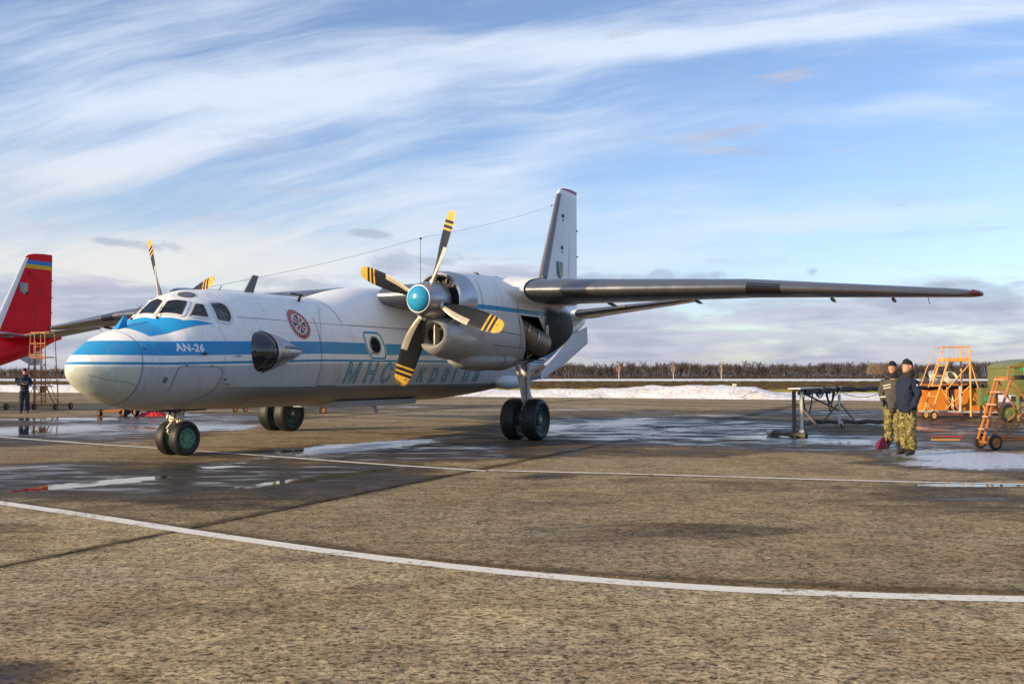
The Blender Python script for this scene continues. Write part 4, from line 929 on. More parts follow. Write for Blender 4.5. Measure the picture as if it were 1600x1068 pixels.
        MB().loft(rings,caps=False).obj('oil_cooler_scoop',mat('scoop_paint',(.50,.48,.44),.35,metal=.35,var=.15,scale=3),no,60)
        mb=MB(); mb.raw(rings[0],[tuple(range(40))]); mb.obj('scoop_duct',dark,no,0); mb=MB(); mb.box((6.24,yc+.02*s,2.50),(.2,.03,.44)); mb.obj('scoop_divider',mat('divider_metal',(.25,.24,.22),.5,metal=.5),no,0)
        # forward gear fairing under the chin
        rings=[]
        for a_,z_,rw,rh in((7.05,2.0,.05,.04),(7.25,1.98,.34,.16),(7.6,1.97,.50,.23),(8.1,1.98,.60,.26),(8.7,1.99,.60,.25),(9.05,1.99,.56,.26),(9.3,1.99,.44,.18),(9.5,2.0,.3,.08)):
            rings.append([(a_,yc+rw*math.cos(k*PI/12),z_+rh*math.sin(k*PI/12)) for k in range(24)])
        MB().loft(rings).obj('gear_door',mat('gear_door_paint',(.36,.35,.33),.5,var=.2,scale=2,dirt=(.12,.10,.08)),no,60)
        # nacelle panel seams and small scoops
        def nsurf(P,off):
            A=P[:,0]; out_y=[];out_z=[]
            for a_,z_ in zip(P[:,0],P[:,1]):
                zt,zb,w,zc,e=nac_s(a_); h=(zt-zc) if z_>zc else (zc-zb); t=min(1,abs((z_-zc)/h)); sn=t**(1/e); cs=math.sqrt(max(0,1-sn*sn)); out_y.append(yc+s*(w*cs**e+off)); out_z.append(z_)
            return A,np.array(out_y),np.array(out_z)
        for pl in([(7.15,3.75),(7.1,3.3),(7.1,2.7),(7.2,2.45)],[(8.75,3.7),(8.72,3.3),(8.75,2.9),(8.9,2.4),(9.0,2.1)],[(7.1,2.62),(8.0,2.60),(8.9,2.56)],[(7.7,2.30),(9.2,2.26),(10.,2.2)],[(9.36,3.05),(9.55,2.5),(9.68,2.06)],[(9.0,3.45),(10.2,3.42),(11.5,3.38)]):
            bm=bmesh.new(); pts=[Vector((*p,0)) for p in pl]
            for a_,b_ in zip(pts[:-1],pts[1:]):
                d=(b_-a_).normalized(); nr=Vector((-d.y,d.x,0))*.007; bm.faces.new([bm.verts.new(p) for p in(a_-nr,b_-nr,b_+nr,a_+nr)])
            bm_obj(_lay(bm,-1,.005,.12,'fn',nsurf),'nacelle_seam',seam,no)
        for a_,y_,z_ in((7.5,.25,3.90),(8.35,.30,3.88),(8.5,.60,3.52)):
            mb=MB(); mb.loft([[(a_,yc+s*(y_-.05),z_-.02),(a_,yc+s*(y_+.05),z_-.02),(a_,yc+s*(y_+.05),z_+.05),(a_,yc+s*(y_-.05),z_+.05)],[(a_+.2,yc+s*(y_-.04),z_-.03),(a_+.2,yc+s*(y_+.04),z_-.03),(a_+.2,yc+s*(y_+.04),z_),(a_+.2,yc+s*(y_-.04),z_)]]); mb.obj('vent_scoop',blackp,no,0)
        # ---- propeller
        pr=empty('propeller',(5.93,yc,3.22)); pr.parent=root
        mb=MB(); mb.lathe([(-.40,.29),(-.34,.335),(-.1,.385),(.12,.405),(.30,.41),(.31,.36)],(0,0,0),(1,0,0),40); mb.obj('spinner',mat('spinner_metal',(.40,.39,.40),.30,metal=.75,var=.12,scale=6),pr)
        mb=MB(); mb.lathe([(0,.002),(.010,.09),(.04,.18),(.085,.24),(.13,.272),(.16,.28)],(-.555,0,0),(1,0,0),40); mb.obj('spinner_cap',mat('spinner_blue',(.02,.27,.46),.22,var=.05,coat=.4),pr)
        mb=MB(); mb.lathe([(0,.278),(.004,.294),(.03,.302),(.03,.28)],(-.405,0,0),(1,0,0),40); mb.obj('spinner_band',white,pr)
        angs=[72,159,-112,-19] if s<0 else [107,23,-163,-67]
        boot=mat('blade_boot',(.55,.49,.36),.42,metal=.25,var=.12,scale=9)
        for ang in angs:
            t=R(ang); rd=Vector((0,-math.cos(t),math.sin(t))); tg=Vector((1,0,0)).cross(rd)   # port angle measured with port = +
            bl=MB(); rs_=[.36,.44,.56,.70,.86,1.02,1.18,1.19,1.36,1.525,1.53,1.575,1.58,1.635,1.64,1.685,1.69,1.75,1.755,1.82,1.88,1.935,1.96]
            ch=np.interp(rs_,[.36,.5,.8,1.1,1.6,1.85,1.93,1.96],[.16,.27,.42,.46,.41,.32,.24,.12]); th_=np.interp(rs_,[.36,.5,.8,1.2,1.96],[.14,.10,.06,.035,.014]); tw_=np.interp(rs_,[.36,.7,1.2,1.96],[R(64),R(50),R(36),R(24)])
            rg=[]
            for r_,c_,h_,w_ in zip(rs_,ch,th_,tw_):
                # chord direction: mixes disc plane (tg) and axis; leading edge first
                cd=(tg*math.cos(w_)+Vector((-1,0,0))*math.sin(w_)); nd=cd.cross(rd); ring=[]
                for q in range(16):
                    an=2*PI*q/16; x=math.cos(an); y=math.sin(an)*(1-.25*x if x<0 else 1); ring.append(tuple(rd*r_+cd*(x*c_*.5+.03*c_)+nd*y*h_*.5))
                rg.append(ring)
            bl.loft(rg)
            k=0
            # material per face: stations along the span, boot on the leading part of the inner half
            for i in range(len(rs_)-1):
                rm=(rs_[i]+rs_[i+1])/2
                for q in range(16):
                    lead=q in(0,1,2,13,14,15) 
                    mi=0
                    if rm<1.185 and lead: mi=2
                    if rm>1.752 or 1.528<rm<1.577 or 1.638<rm<1.687: mi=1
                    bl.mi[k]=mi; k+=1
            bl.mi[-1]=1
            bl.lathe([(0,.10),(.14,.085)],rd*.30,rd,14,3)
            bl.obj('blade',[blackp,yellow,boot,metal],pr,50)
    # ---- landing gear
    def wheel(parent,c,r,w,sidey):
        we=empty('wheel',c); we.parent=parent
        mb=MB(); prof=[(-w*.36,r*.60),(-w*.44,r*.68),(-w*.5,r*.80),(-w*.46,r*.91),(-w*.34,r*.975),(-w*.2,r*.997)]
        for gx in(-.12,0.,.12): prof+=[((gx-.012)*w,r),((gx-.008)*w,r*.985),((gx+.008)*w,r*.985),((gx+.012)*w,r)]
        prof+=[(w*.2,r*.997),(w*.34,r*.975),(w*.46,r*.91),(w*.5,r*.80),(w*.44,r*.68),(w*.36,r*.60)]
        mb.lathe(prof,(0,0,0),(0,1,0),44); mb.obj('tyre',rubber,we)
        mb=MB(); mb.lathe([(-w*.36,r*.61),(-w*.40,r*.57),(-w*.30,r*.52),(-w*.24,r*.30),(-w*.34,r*.26),(-w*.36,r*.02)],(0,0,0),(0,1,0),32); mb.lathe([(w*.36,r*.61),(w*.40,r*.57),(w*.30,r*.52),(w*.24,r*.30),(w*.34,r*.26),(w*.36,r*.02)],(0,0,0),(0,1,0),32)
        for sd in(-1,1):
            for k in range(8): an=2*PI*k/8; mb.lathe([(0,r*.035),(.02,r*.03),(.02,.001)],(r*.42*math.cos(an),sd*w*.28,r*.42*math.sin(an)),(0,sd,0),8,1)
        mb.obj('rim',[green if parent.name.startswith('nose') else mat('wheel_dark_green',(.030,.060,.042),.5,var=.3,scale=9),dark],we)
    for s in(-1,1):
        gr=empty('main_gear',(10.50,4.12*s,0)); gr.parent=root; r=.525
        for d in(-.30,.30): wheel(gr,(0,d,r-.012),r,.40,s)
        mb=MB(); mb.tube([(0,0,2.25),(0,0,1.25)],.115,16); mb.tube([(0,0,1.5),(0,0,1.42)],.135,16); mb.tube([(0,0,1.95),(0,0,1.88)],.135,16); mb.tube([(0,0,1.27),(0,0,1.22)],.13,16); mb.tube([(0,0,1.25),(0,0,.72)],.075,12); mb.tube([(0,0,.82),(0,0,.48)],.11,12); mb.tube([(0,-.45,r-.012),(0,.45,r-.012)],.055,10)
        mb.obj('strut',strutm,gr)
        mb=MB(); mb.tube([(-.55,0,2.1),(-.1,0,1.0)],[.05,.045],8); mb.tube([(-.12,0,1.05),(-.02,0,.88)],.06,8); mb.obj('drag_brace',strutm,gr)
        mb=MB(); mb.beam((.10,0,1.25),(.32,0,.95),.06,.16); mb.beam((.32,0,.95),(.12,0,.66),.06,.14); mb.obj('torque_link',strutm,gr,0)
        mb=MB(); mb.tube([(.1,.08,2.2),(.13,.1,1.6),(.11,.09,1.1),(.14,.06,.7)],.014,5); mb.tube([(-.1,-.07,2.1),(-.13,-.09,1.4),(-.1,-.1,.7)],.012,5); mb.tube([(-.14,0,.92),(-.24,0,.90)],.02,5); mb.obj('hydraulic_line',blackp,gr)
    ng=empty('nose_gear',(2.68,0,0)); ng.parent=root; r=.35
    for d in(-.20,.20): wheel(ng,(0.02,d,r-.006),r,.25,1)
    cream=mat('gear_cream',(.62,.58,.44),.45,var=.35,scale=11,dirt=(.12,.10,.07))
    mb=MB(); mb.tube([(.0,0,1.0),(.0,0,.70)],.085,14); mb.tube([(.0,0,.86),(.0,0,.80)],.12,14); mb.tube([(0,0,.72),(0,0,.34)],.06,12); mb.tube([(.02,-.28,r-.006),(.02,.28,r-.006)],.045,10); mb.box((0,0,.66),(.16,.22,.10)); mb.obj('strut',cream,ng)
    mb=MB()
    for s in(-1,1): mb.tube([(-.02,.15*s,.80),(-.02,.15*s,.60)],.05,10); mb.tube([(-.10,.10*s,.95),(-.08,.10*s,.78)],.035,8); mb.tube([(.15,.06*s,.98),(.07,.05*s,.5)],.02,6)
    mb.box((-.08,0,.78),(.12,.34,.07)); mb.obj('steering_jack',cream,ng)
    mb=MB(); mb.beam((-.08,0,.68),(-.24,0,.52),.04,.12); mb.beam((-.24,0,.52),(-.06,0,.38),.04,.10); mb.obj('torque_link',cream,ng,0)
    mb=MB(); mb.tube([(-.12,.08,.9),(-.16,.12,.7),(-.1,.1,.5)],.012,5); mb.tube([(-.12,-.08,.93),(-.17,-.1,.72),(-.1,-.1,.45)],.012,5); mb.obj('hydraulic_line',blackp,ng)
    mb=MB(); mb.box((2.7,0,.905),(1.1,.50,.02)); mb.obj('gear_bay',dark,root,0)
    # ---- belly
    if not main:
        mb=MB(); P=[(20.6,2.75),(22.35,3.3),(22.4,2.35),(21.7,2.2)]; mb.raw([(a_,-.035,z_) for a_,z_ in P]+[(a_,.035,z_) for a_,z_ in P],[(0,1,2,3),(7,6,5,4)]+[(i,(i+1)%4,4+(i+1)%4,4+i) for i in range(4)]); mb.obj('ventral_fin',mat('pale_panel',(.56,.60,.65),.4,var=.08),root,0)
    for s in((-1,1) if main else ()):
        mb=MB(); rings=[]
        for a_,r1,z_ in((13.9,.02,1.42),(14.05,.12,1.42),(14.3,.185,1.42),(14.7,.21,1.42),(15.4,.215,1.43),(16.4,.21,1.46),(17.2,.15,1.52),(17.9,.03,1.58)):
            y_=s*(float(hw(min(a_,17),1.52))-.02 if a_<17.5 else 1.15); rings.append([(a_,y_+r1*.95*math.cos(k*PI/10),z_+r1*math.sin(k*PI/10)) for k in range(20)])
        mb.loft(rings).obj('ramp_sponson',mat('pale_panel',(.56,.60,.65),.4,var=.08),root,60)
        # ventral strake
        if not main: continue
        y0,y1=1.16*s,.86*s; P=[(17.35,y0,1.48),(17.35,y0,1.72),(18.6,y0*.97,2.28),(20.3,y0*.86,3.1),(21.9,y1,3.42),(21.98,y1,2.82),(19.6,y1*1.15,2.02)]
        mb=MB(); q=[(a_,y_+.03*s,z_) for a_,y_,z_ in P]; n_=len(P); mb.raw(P+q,[tuple(range(n_)),tuple(range(n_,2*n_))[::-1]]+[(i,(i+1)%n_,n_+(i+1)%n_,n_+i) for i in range(n_)]); mb.obj('ventral_strake',mat('pale_panel',(.56,.60,.65),.4) if main else white,root,0)
    mb=MB(); mb.loft([[(7.0,-.78,1.0),(10.5,-.78,1.0),(10.5,-.70,.86),(7.1,-.70,.84)],[(7.0,.78,1.0),(10.5,.78,1.0),(10.5,.70,.86),(7.1,.70,.84)]]); mb.obj('belly_pod',mat('pod_paint',(.40,.45,.50),.45,var=.12),root,0)
    mb=MB(); mb.beam((9.1,-.3,.86),(9.28,-.3,.66),.05,.10); mb.obj('drain_mast',mat('pod_paint',(.40,.45,.50)),root,0)
    # ---- tail
    def finx(z): return 19.05+(z-4.0)*.475
    fs=[]
    for z,ex in((3.55,.0),(4.0,0),(5.0,0),(6.0,0),(7.0,0),(8.12,0),(8.38,0),(8.56,.12),(8.66,.45),(8.70,.9)):
        a0=finx(z)+ex; c=22.95-a0; ring=[]
        for x,h in airfoil(14,.125,0): ring.append((a0+x*c,h*c,z))
        fs.append(ring)
    nf=len(fs[0]); mb=MB(); mb.loft(fs); k=0
    for i in range(len(fs)-1):
        for q in range(nf):
            lead=11<=q<=16
            top=i>=7
            mb.mi[k]=(1 if lead and not top and i<6 else 2 if top else 3 if i==6 else 0); k+=1
    mb.mi[-1]=2
    fin=mb.obj('tail_fin',[finm,deicer if main else white,red if main else aircraft_paint('red'),white if main else aircraft_paint('red')],root,50)
    # dorsal fin fillet
    mb=MB(); 
    mb.loft([[(a_,.10*t,3.5),(a_,-.10*t,3.5),(a_+.02,-.02,zt_),(a_+.02,.02,zt_)] for a_,zt_,t in((15.2,3.6,.3),(16.5,3.72,.6),(18.0,4.05,1),(19.3,4.75,1.3),(20.2,5.3,1.5))]); mb.obj('dorsal_fillet',white if main else fus,fin,50)
    if main: 
        mb=MB(); mb.box((19.62,-.20,5.05),(.30,.06,.18)); mb.obj('fin_intake',blackp,fin,30)
    # rudder gap, trim tabs, hinges
    for s in(-1,1):
        mb=MB(); mb.raw([(21.75,s*.175,4.1),(21.775,s*.175,4.1),(22.13,s*.085,8.15),(22.11,s*.085,8.15)],[(0,1,2,3)]); mb.obj('rudder_gap',seam,fin,0)
        # national shield with trident on a plate
        sb=mat('shield_blue',(.16,.36,.55),.5,var=.1); sg=mat('shield_gold',(.60,.46,.12),.5)
        a0,zz=(20.95,5.50) if main else (21.0,6.6); hh=.50; ww=.26
        sh=[(-ww,hh*.62),(ww,hh*.62),(ww,-hh*.35),(0,-hh*.72),(-ww,-hh*.35)]
        def fy(a_,z_): 
            c=22.95-finx(z_); x=max(.0,min(1,(a_-finx(z_))/c)); return 5*.125*(.2969*math.sqrt(x)-.126*x-.3516*x*x+.2843*x**3-.1020*x**4)*c
        def plate(pl,off,m,name,par):
            b_=MB(); v=[(a0+p[0],s*(fy(a0+p[0],zz+p[1])+off),zz+p[1]) for p in pl]; b_.raw(v,[tuple(range(len(v)))]); return b_.obj(name,m,par,0)
        sp=plate(sh,.03,mat('shield_grey',(.30,.34,.36),.5),'national_shield',fin); plate([(p[0]*.86,p[1]*.88) for p in sh],.045,sb,'shield_field',sp)
        for pl in([(-.17,.2),(-.13,.26),(-.12,-.12),(-.17,-.12)],[(.13,.26),(.17,.2),(.17,-.12),(.12,-.12)],[(-.025,.2),(0,.28),(.025,.2),(.02,-.26),(-.02,-.26)],[(-.17,-.12),(.17,-.12),(.12,-.17),(-.12,-.17)],[(-.10,.0),(-.06,.0),(-.03,-.12),(-.06,-.12)],[(.06,.0),(.10,.0),(.06,-.12),(.03,-.12)]):
            plate(pl,.06,sg,'trident_bar',sp)
        for (a_,z_) in((21.35,7.55),(21.2,6.35)): 
            mb=MB(); y_=s*(fy(a_,z_)); mb.box((a_,y_,z_),(.10,.08,.12)); mb.box((a_+.02,y_,z_-.16),(.06,.06,.05)); mb.obj('rudder_fitting',blackp,fin,0)
        for z_ in(5.3,6.2,7.2): mb=MB(); mb.box((22.97,0,z_),(.08,.06,.05)); mb.obj('rudder_hinge',blackp,fin,0) if s>0 else None
    for s in(-1,1):
        secs=[(s*.15,19.9,2.75,3.74,.12,0),(s*.85,20.15,2.5,3.80,.12,0),(s*4.7,21.45,1.30,4.24,.10,0),(s*4.93,21.62,1.05,4.265,.08,0),(s*4.99,21.8,.7,4.27,.06,0)]
        tp=MB().loft(wing_rings(secs,12)).obj('tailplane',grey if main else mat('tail_grey',(.25,.25,.25),.4,metal=.4,var=.2),root,50)
        MB().loft(wing_rings([(s*.45,19.5,3.2,3.77,.14,0),(s*.8,19.95,2.8,3.795,.14,0),(s*1.15,20.2,2.5,3.83,.125,0)],12),caps=False).obj('tailplane_root',white if main else fus,tp,60)
        mb=MB(); mb.box((20.95+.35,2.9*s,4.03),(.02,.3,.06)); 
        mb=MB(); y=2.7; a_=20.15+(y-.85)/3.85*1.3; mb.box((a_+.06,s*y,4.055),(.12,.34,.07)); mb.obj('leading_edge_plate',blackp,tp,30)
        mb=MB(); mb.lathe([(-.1,.01),(-.03,.03),(.05,.02)],(21.9,s*5.0,4.27),(1,0,0),8); mb.obj('tip_lamp',mat('lamp_red',(.35,.03,.02),.25),tp)
    # ---- aerials
    if main:
        mb=MB(); mb.loft([[(4.55,-.02,3.42),(4.85,-.02,3.42),(4.85,.02,3.42),(4.55,.02,3.42)],[(4.86,-.012,3.86),(5.04,-.012,3.86),(5.04,.012,3.86),(4.86,.012,3.86)]]); mb.obj('blade_aerial',mat('aerial_grey',(.10,.11,.12),.5),root,0)
        y0=-.66; z0=3.28; mb=MB(); mb.loft([[(5.60,y0-.02,z0),(5.70,y0-.02,z0),(5.70,y0+.02,z0),(5.60,y0+.02,z0)],[(5.63,y0-.07,z0+.16),(5.70,y0-.07,z0+.16),(5.70,y0-.05,z0+.16),(5.63,y0-.05,z0+.16)]]); mb.tube([(5.30,y0-.06,z0+.175),(5.76,y0-.06,z0+.16)],.018,6); mb.obj('temperature_probe',blackp,root)
        mb=MB(); mb.tube([(11.8,0,3.9),(11.8,0,5.52)],.007,5); mb.box((11.8,0,5.54),(.10,.03,.05)); mb.obj('whip_aerial',blackp,root)
        mb=MB(); A=Vector((20.95,0,7.92)); B=Vector((11.8,0,5.56)); C_=Vector((3.3,0,3.44))
        for p,q,sg in((A,B,.10),(B,C_,.08)):
            pts=[p.lerp(q,t)-Vector((0,0,sg*4*t*(1-t))) for t in np.linspace(0,1,12)]; mb.tube(pts,.0045,4)
        mb.lathe([(-.06,.005),(0,.035),(.06,.005)],A.lerp(B,.03),(B-A),6); mb.obj('wire_aerial',mat('wire',(.05,.05,.05),.6),root)
        mb=MB(); mb.tube([(3.8,0,3.42),(3.9,0,3.55)],.01,5); mb.obj('wire_post',blackp,root)
    # sculpted exit door on the ramp line
    return root
HD=.49952
AC=build_aircraft('blue',(-8.184,17.243,0),PI/2-HD,'white and blue twin-propeller transport plane parked across the wet apron')

# ------------------------------------------------------------------ the red aircraft parked behind
FS[15:,2]=[1.10,1.30,1.70,2.28,2.93,3.55,3.75]; fzb=_sp(2)
AC2=build_aircraft('red',(-38.25,36.5,0),PI/2-HD,'red plane with a blue and yellow band on its fin, at the left edge')

# ------------------------------------------------------------------ people
def skin_mesh(name,verts,edges,radii,m,parent,levels=2):
    me=bpy.data.meshes.new(name); me.from_pydata([tuple(v) for v in verts],edges,[]); o=bpy.data.objects.new(name,me); COL.objects.link(o)
    md=o.modifiers.new('s','SKIN'); md.use_smooth_shade=True
    for i,r in enumerate(radii):
        sv_=me.skin_vertices[0].data[i]; sv_.radius=(r,r) if not isinstance(r,tuple) else r
    me.skin_vertices[0].data[0].use_root=True
    s=o.modifiers.new('d','SUBSURF'); s.levels=levels; s.render_levels=levels
    bpy.context.view_layer.update()
    ne=bpy.data.meshes.new_from_object(o.evaluated_get(bpy.context.evaluated_depsgraph_get())); ne.name=name
    bpy.data.objects.remove(o); bpy.data.meshes.remove(me); ne.materials.clear(); ne.materials.append(m)
    ne.polygons.foreach_set('use_smooth',[True]*len(ne.polygons))
    return link(name,ne,parent)
def camo():
    m,g,b=newmat('camouflage'); tc=g.new('ShaderNodeTexCoord').outputs['Object']
    w=g.noise(tc,7,3,.6); a=g.noise(g.vec(*[g.add(c,0) for c in g.sep(tc)]),13,3,.6,.6); c=g.noise(tc,21,3,.6,.8); d=g.noise(tc,34,2,.5)
    col=g.mix(g.ss(a,.49,.51),(.13,.115,.032),(.30,.24,.085)); col=g.mix(g.ss(c,.55,.57),col,(.028,.036,.012)); col=g.mix(g.ss(d,.60,.63),col,(.09,.05,.02))
    g.put(b.inputs['Base Color'],col); b.inputs['Roughness'].default_value=.9; g.put(b.inputs['Normal'],g.bump(g.noise(tc,18,4,.6),.8,.03)); return m
CAMO=camo()
from mathutils import noise as mnoise
from mathutils.bvhtree import BVHTree
def crumple(o,amp,sc,stretch=1.):
    """cloth folds: push the surface in and out along its normals"""
    me=o.data; me.update(); seed=random.random()*50
    nn=[v.normal.copy() for v in me.vertices]
    for v,n_ in zip(me.vertices,nn):
        q=Vector((v.co.x*sc,v.co.y*sc,v.co.z*sc*stretch+seed)); d=mnoise.noise(q)+.5*mnoise.noise(q*2.1+Vector((9,3,1)))
        v.co+=n_*(amp*d)
    me.update()
def drape(name,o,m,pts,frm,off=.004,w=.024):
    """lay a tape along pts (x,z) on the surface met when looking along frm"""
    me=o.data; t=BVHTree.FromPolygons([v.co for v in me.vertices],[tuple(p_.vertices) for p_ in me.polygons]); d=Vector(frm).normalized(); side=Vector((0,0,1)).cross(d).normalized()
    v=[];f=[]
    P=[]
    for i in range(len(pts)-1):
        for k in range(6): P.append(tuple(pts[i][j]*(1-k/6)+pts[i+1][j]*k/6 for j in(0,1)))
    P.append(pts[-1])
    for x,z in P:
        for zz in(z-w/2,z+w/2):
            h=t.ray_cast(side*x+Vector((0,0,zz))-d*1.,d); v.append(h[0]+h[1]*off if h[0] is not None else side*x+Vector((0,0,zz)))
    f=[(2*i,2*i+1,2*i+3,2*i+2) for i in range(len(P)-1)]
    return MB().raw(v,f).obj(name,m,o,0)
def person(loc,rz,H,label,jac,trou,elb,wri,head_turn=0,stance=.1,overalls=False,gloves=None,fur=True,nod=0.,belly=.0,capm=None):
    s=H/1.796; root=empty('person',loc,rz,label,'person'); root.scale=(s,s,s)
    skin=mat('face_skin',(.50,.25,.16),.55,var=.10,scale=20); cap_m=mat('knit_cap',(.010,.010,.013),.95,var=.3,bump=.004,bscale=160); boots=mat('boot_leather',(.025,.02,.016),.55,var=.3)
    HM=Matrix.Rotation(head_turn,3,'Z')@Matrix.Rotation(nod,3,'X'); N0=Vector((0,.0,1.56))
    def hd(x,y,z): v=N0+HM@(Vector((x,y,z))-N0); return tuple(v)
    V=[(0,0,.95),(0,0,1.16),(0,0,1.33),(0,.012,1.46),hd(0,.012,1.57)]; E=[(0,1),(1,2),(2,3),(3,4)]
    Rd=[.12,.10,.09,.055,.056]
    def add(p,par,r): V.append(p); E.append((par,len(V)-1)); Rd.append(r); return len(V)-1
    for k,sd in enumerate((-1,1)):
        a=add((.150*sd,0,1.33),2,.040); b=add(tuple(elb[k]),a,.043); c=add(tuple(wri[k]),b,.028)
        d=(Vector(wri[k])-Vector(elb[k])).normalized(); side=Vector((0,-1,0)); side=(side-d*side.dot(d)).normalized(); up=d.cross(side)
        pc=Vector(wri[k])+d*.055; p=add(tuple(pc),c,(.036,.022))
        for i,(o,L) in enumerate(((-.028,.070),(-.010,.080),(.010,.076),(.027,.058))):
            f=add(tuple(pc+side*o+d*.040),p,.011); f2=add(tuple(pc+side*o+d*(.040+L*.45)+up*.020*-sd),f,.010); add(tuple(pc+side*o*.9+d*(.03+L*.8)+up*.046*-sd),f2,.009)
        t=add(tuple(pc+side*.045+d*.0),p,.012); add(tuple(pc+side*.052+d*.045+up*.012*-sd),t,.010)
    for sd in(-1,1):
        a=add((.09*sd,0,.88),0,.085); b=add((stance*sd,-.015,.48),a,.062); c=add((stance*1.1*sd,.01,.09),b,.045); add((stance*1.25*sd,-.13,.045),c,.04)
    body=skin_mesh('body',V,E,Rd,skin,root); body.data.materials.append(mat('glove_black',(.012,.012,.014),.8))
    # head with chin, jaw and skull, fused to the neck into one skin
    hb=MB(); rr_=[]
    for z,wx,f_,b_ in((1.515,.050,-.040,.065),(1.540,.030,-.070,.060),(1.552,.045,-.086,.062),(1.570,.057,-.092,.072),(1.595,.066,-.090,.084),(1.62,.071,-.087,.094),(1.65,.075,-.084,.101),(1.68,.077,-.088,.104),(1.71,.077,-.082,.102),(1.74,.071,-.066,.090),(1.762,.054,-.040,.066),(1.773,.022,-.005,.030)):
        m_=(f_+b_)/2; h_=(b_-f_)/2; rr_.append([hd(wx*math.copysign(abs(math.cos(a))**.9,math.cos(a)),m_+h_*math.sin(a),z) for a in np.linspace(0,2*PI,36,endpoint=False)])
    hb.loft(rr_)
    for sd in(-1,1): hb.loft([[hd(.060*sd,.002,1.66),hd(.060*sd,.014,1.678),hd(.060*sd,.028,1.66),hd(.060*sd,.016,1.622)],[hd(.094*sd,.010,1.665),hd(.092*sd,.020,1.682),hd(.096*sd,.036,1.665),hd(.086*sd,.020,1.625)]])
    b2=bmesh.new(); b2.from_mesh(body.data); hm_=hb.mesh('h',skin,0); b2.from_mesh(hm_); b2.to_mesh(body.data); b2.free(); bpy.data.meshes.remove(hm_)
    md=body.modifiers.new('r','REMESH'); md.mode='VOXEL'; md.voxel_size=.0085; md.use_smooth_shade=True; bpy.context.view_layer.update()
    ne=bpy.data.meshes.new_from_object(body.evaluated_get(bpy.context.evaluated_depsgraph_get())); old=body.data; body.modifiers.clear(); body.data=ne; ne.materials.clear(); ne.materials.append(skin); ne.materials.append(mat('glove_black',(.012,.012,.014),.8)); bpy.data.meshes.remove(old)
    ne.polygons.foreach_set('material_index',[0]*len(ne.polygons))
    inv_=HM.inverted()
    for v in body.data.vertices:
        q=N0+inv_@(v.co-N0)
        if q.z>1.54 and q.y<-.03 and abs(q.x)<.1:
            dy=-.026*math.exp(-((q.x/.012)**2+((q.z-1.628)/.014)**2))-.014*math.exp(-((q.x/.009)**2+((q.z-1.652)/.02)**2))
            for sx in(-1,1): dy+=.010*math.exp(-(((q.x-.031*sx)/.018)**2+((q.z-1.660)/.012)**2))
            dy-=.006*math.exp(-((q.x/.05)**2+((q.z-1.684)/.010)**2)); dy-=.006*math.exp(-((q.x/.024)**2+((q.z-1.597)/.007)**2)); dy-=.005*math.exp(-((q.x/.02)**2+((q.z-1.560)/.012)**2))
            q.y+=dy; v.co=N0+HM@(q-N0)
    if gloves:
        for p in body.data.polygons:
            if abs(p.center.x)>.08 and .7<p.center.z<1.15: p.material_index=1
    fb=BVHTree.FromPolygons([v.co for v in body.data.vertices],[tuple(p_.vertices) for p_ in body.data.polygons]); fwd=HM@Vector((0,1,0))
    def onface(x,z): 
        h=fb.ray_cast(Vector(hd(x,-.4,z)),fwd); return h[0] if h[0] is not None else Vector(hd(x,-.09,z))
    mb=MB()
    for sd in(-1,1): mb.lathe([(-.004,.001),(-.001,.007),(.002,.003)],onface(.031*sd,1.660),-fwd,8,sq=(.7,1.1))
    mb.obj('eye',mat('eye_dark',(.05,.03,.02),.4),body)
    mb=MB(); c_=[onface(x,z)-fwd*.001 for x,z in((-.022,1.588),(-.010,1.591),(.010,1.591),(.022,1.588),(.0,1.585))]; mb.raw(c_,[(0,1,2,3,4)]); mb.obj('mouth',mat('lips',(.28,.11,.08),.6),body,0)
    # knitted cap hugging the skull, with a turned-up rim
    rings=[]
    for z,r,by in((1.690,.092,.006),(1.688,.098,.006),(1.704,.100,.006),(1.718,.098,.006),(1.724,.0945,.006),(1.745,.090,.008),(1.768,.078,.010),(1.784,.058,.012),(1.794,.030,.014),(1.796,.004,.014)):
        rings.append([hd(r*.83*math.cos(a),.002+by+r*1.04*math.sin(a),z+.020*(-math.sin(a))*.6-(.012 if math.sin(a)>0 else 0)*math.sin(a)) for a in np.linspace(0,2*PI,28,endpoint=False)])
    MB().loft(rings).obj('knitted_cap',capm or cap_m,root,60)
    rings=[[hd(r*.80*math.cos(a),.016+r*math.sin(a),z) for a in np.linspace(-.25,PI+.25,16)] for z,r in((1.600,.070),(1.63,.086),(1.66,.0925),(1.700,.0935))]
    MB().loft(rings,closed=False,caps=False).obj('hair',mat('hair',(.05,.035,.025),.8),root,60)
    TV=[(0,0,.98),(0,0,.90)]; TE=[(0,1)]; TR=[(.15,.125),(.155,.13)]
    def addt(p,par,r): TV.append(p); TE.append((par,len(TV)-1)); TR.append(r); return len(TV)-1
    for sd in(-1,1):
        a=addt((.088*sd,.0,.80),1,(.100,.11)); a=addt((.092*sd,-.01,.66),a,(.098,.10)); b=addt((stance*sd,-.025,.50),a,(.092,.095)); c=addt((stance*1.04*sd,-.01,.36),b,(.086,.09)); c=addt((stance*1.06*sd,.01,.22),c,(.088,.092)); addt((stance*1.08*sd,.01,.085),c,(.080,.086))
    to=skin_mesh('trousers',TV,TE,TR,trou,root,3); crumple(to,.020,9.,1.5); crumple(to,.008,22.,1.6)
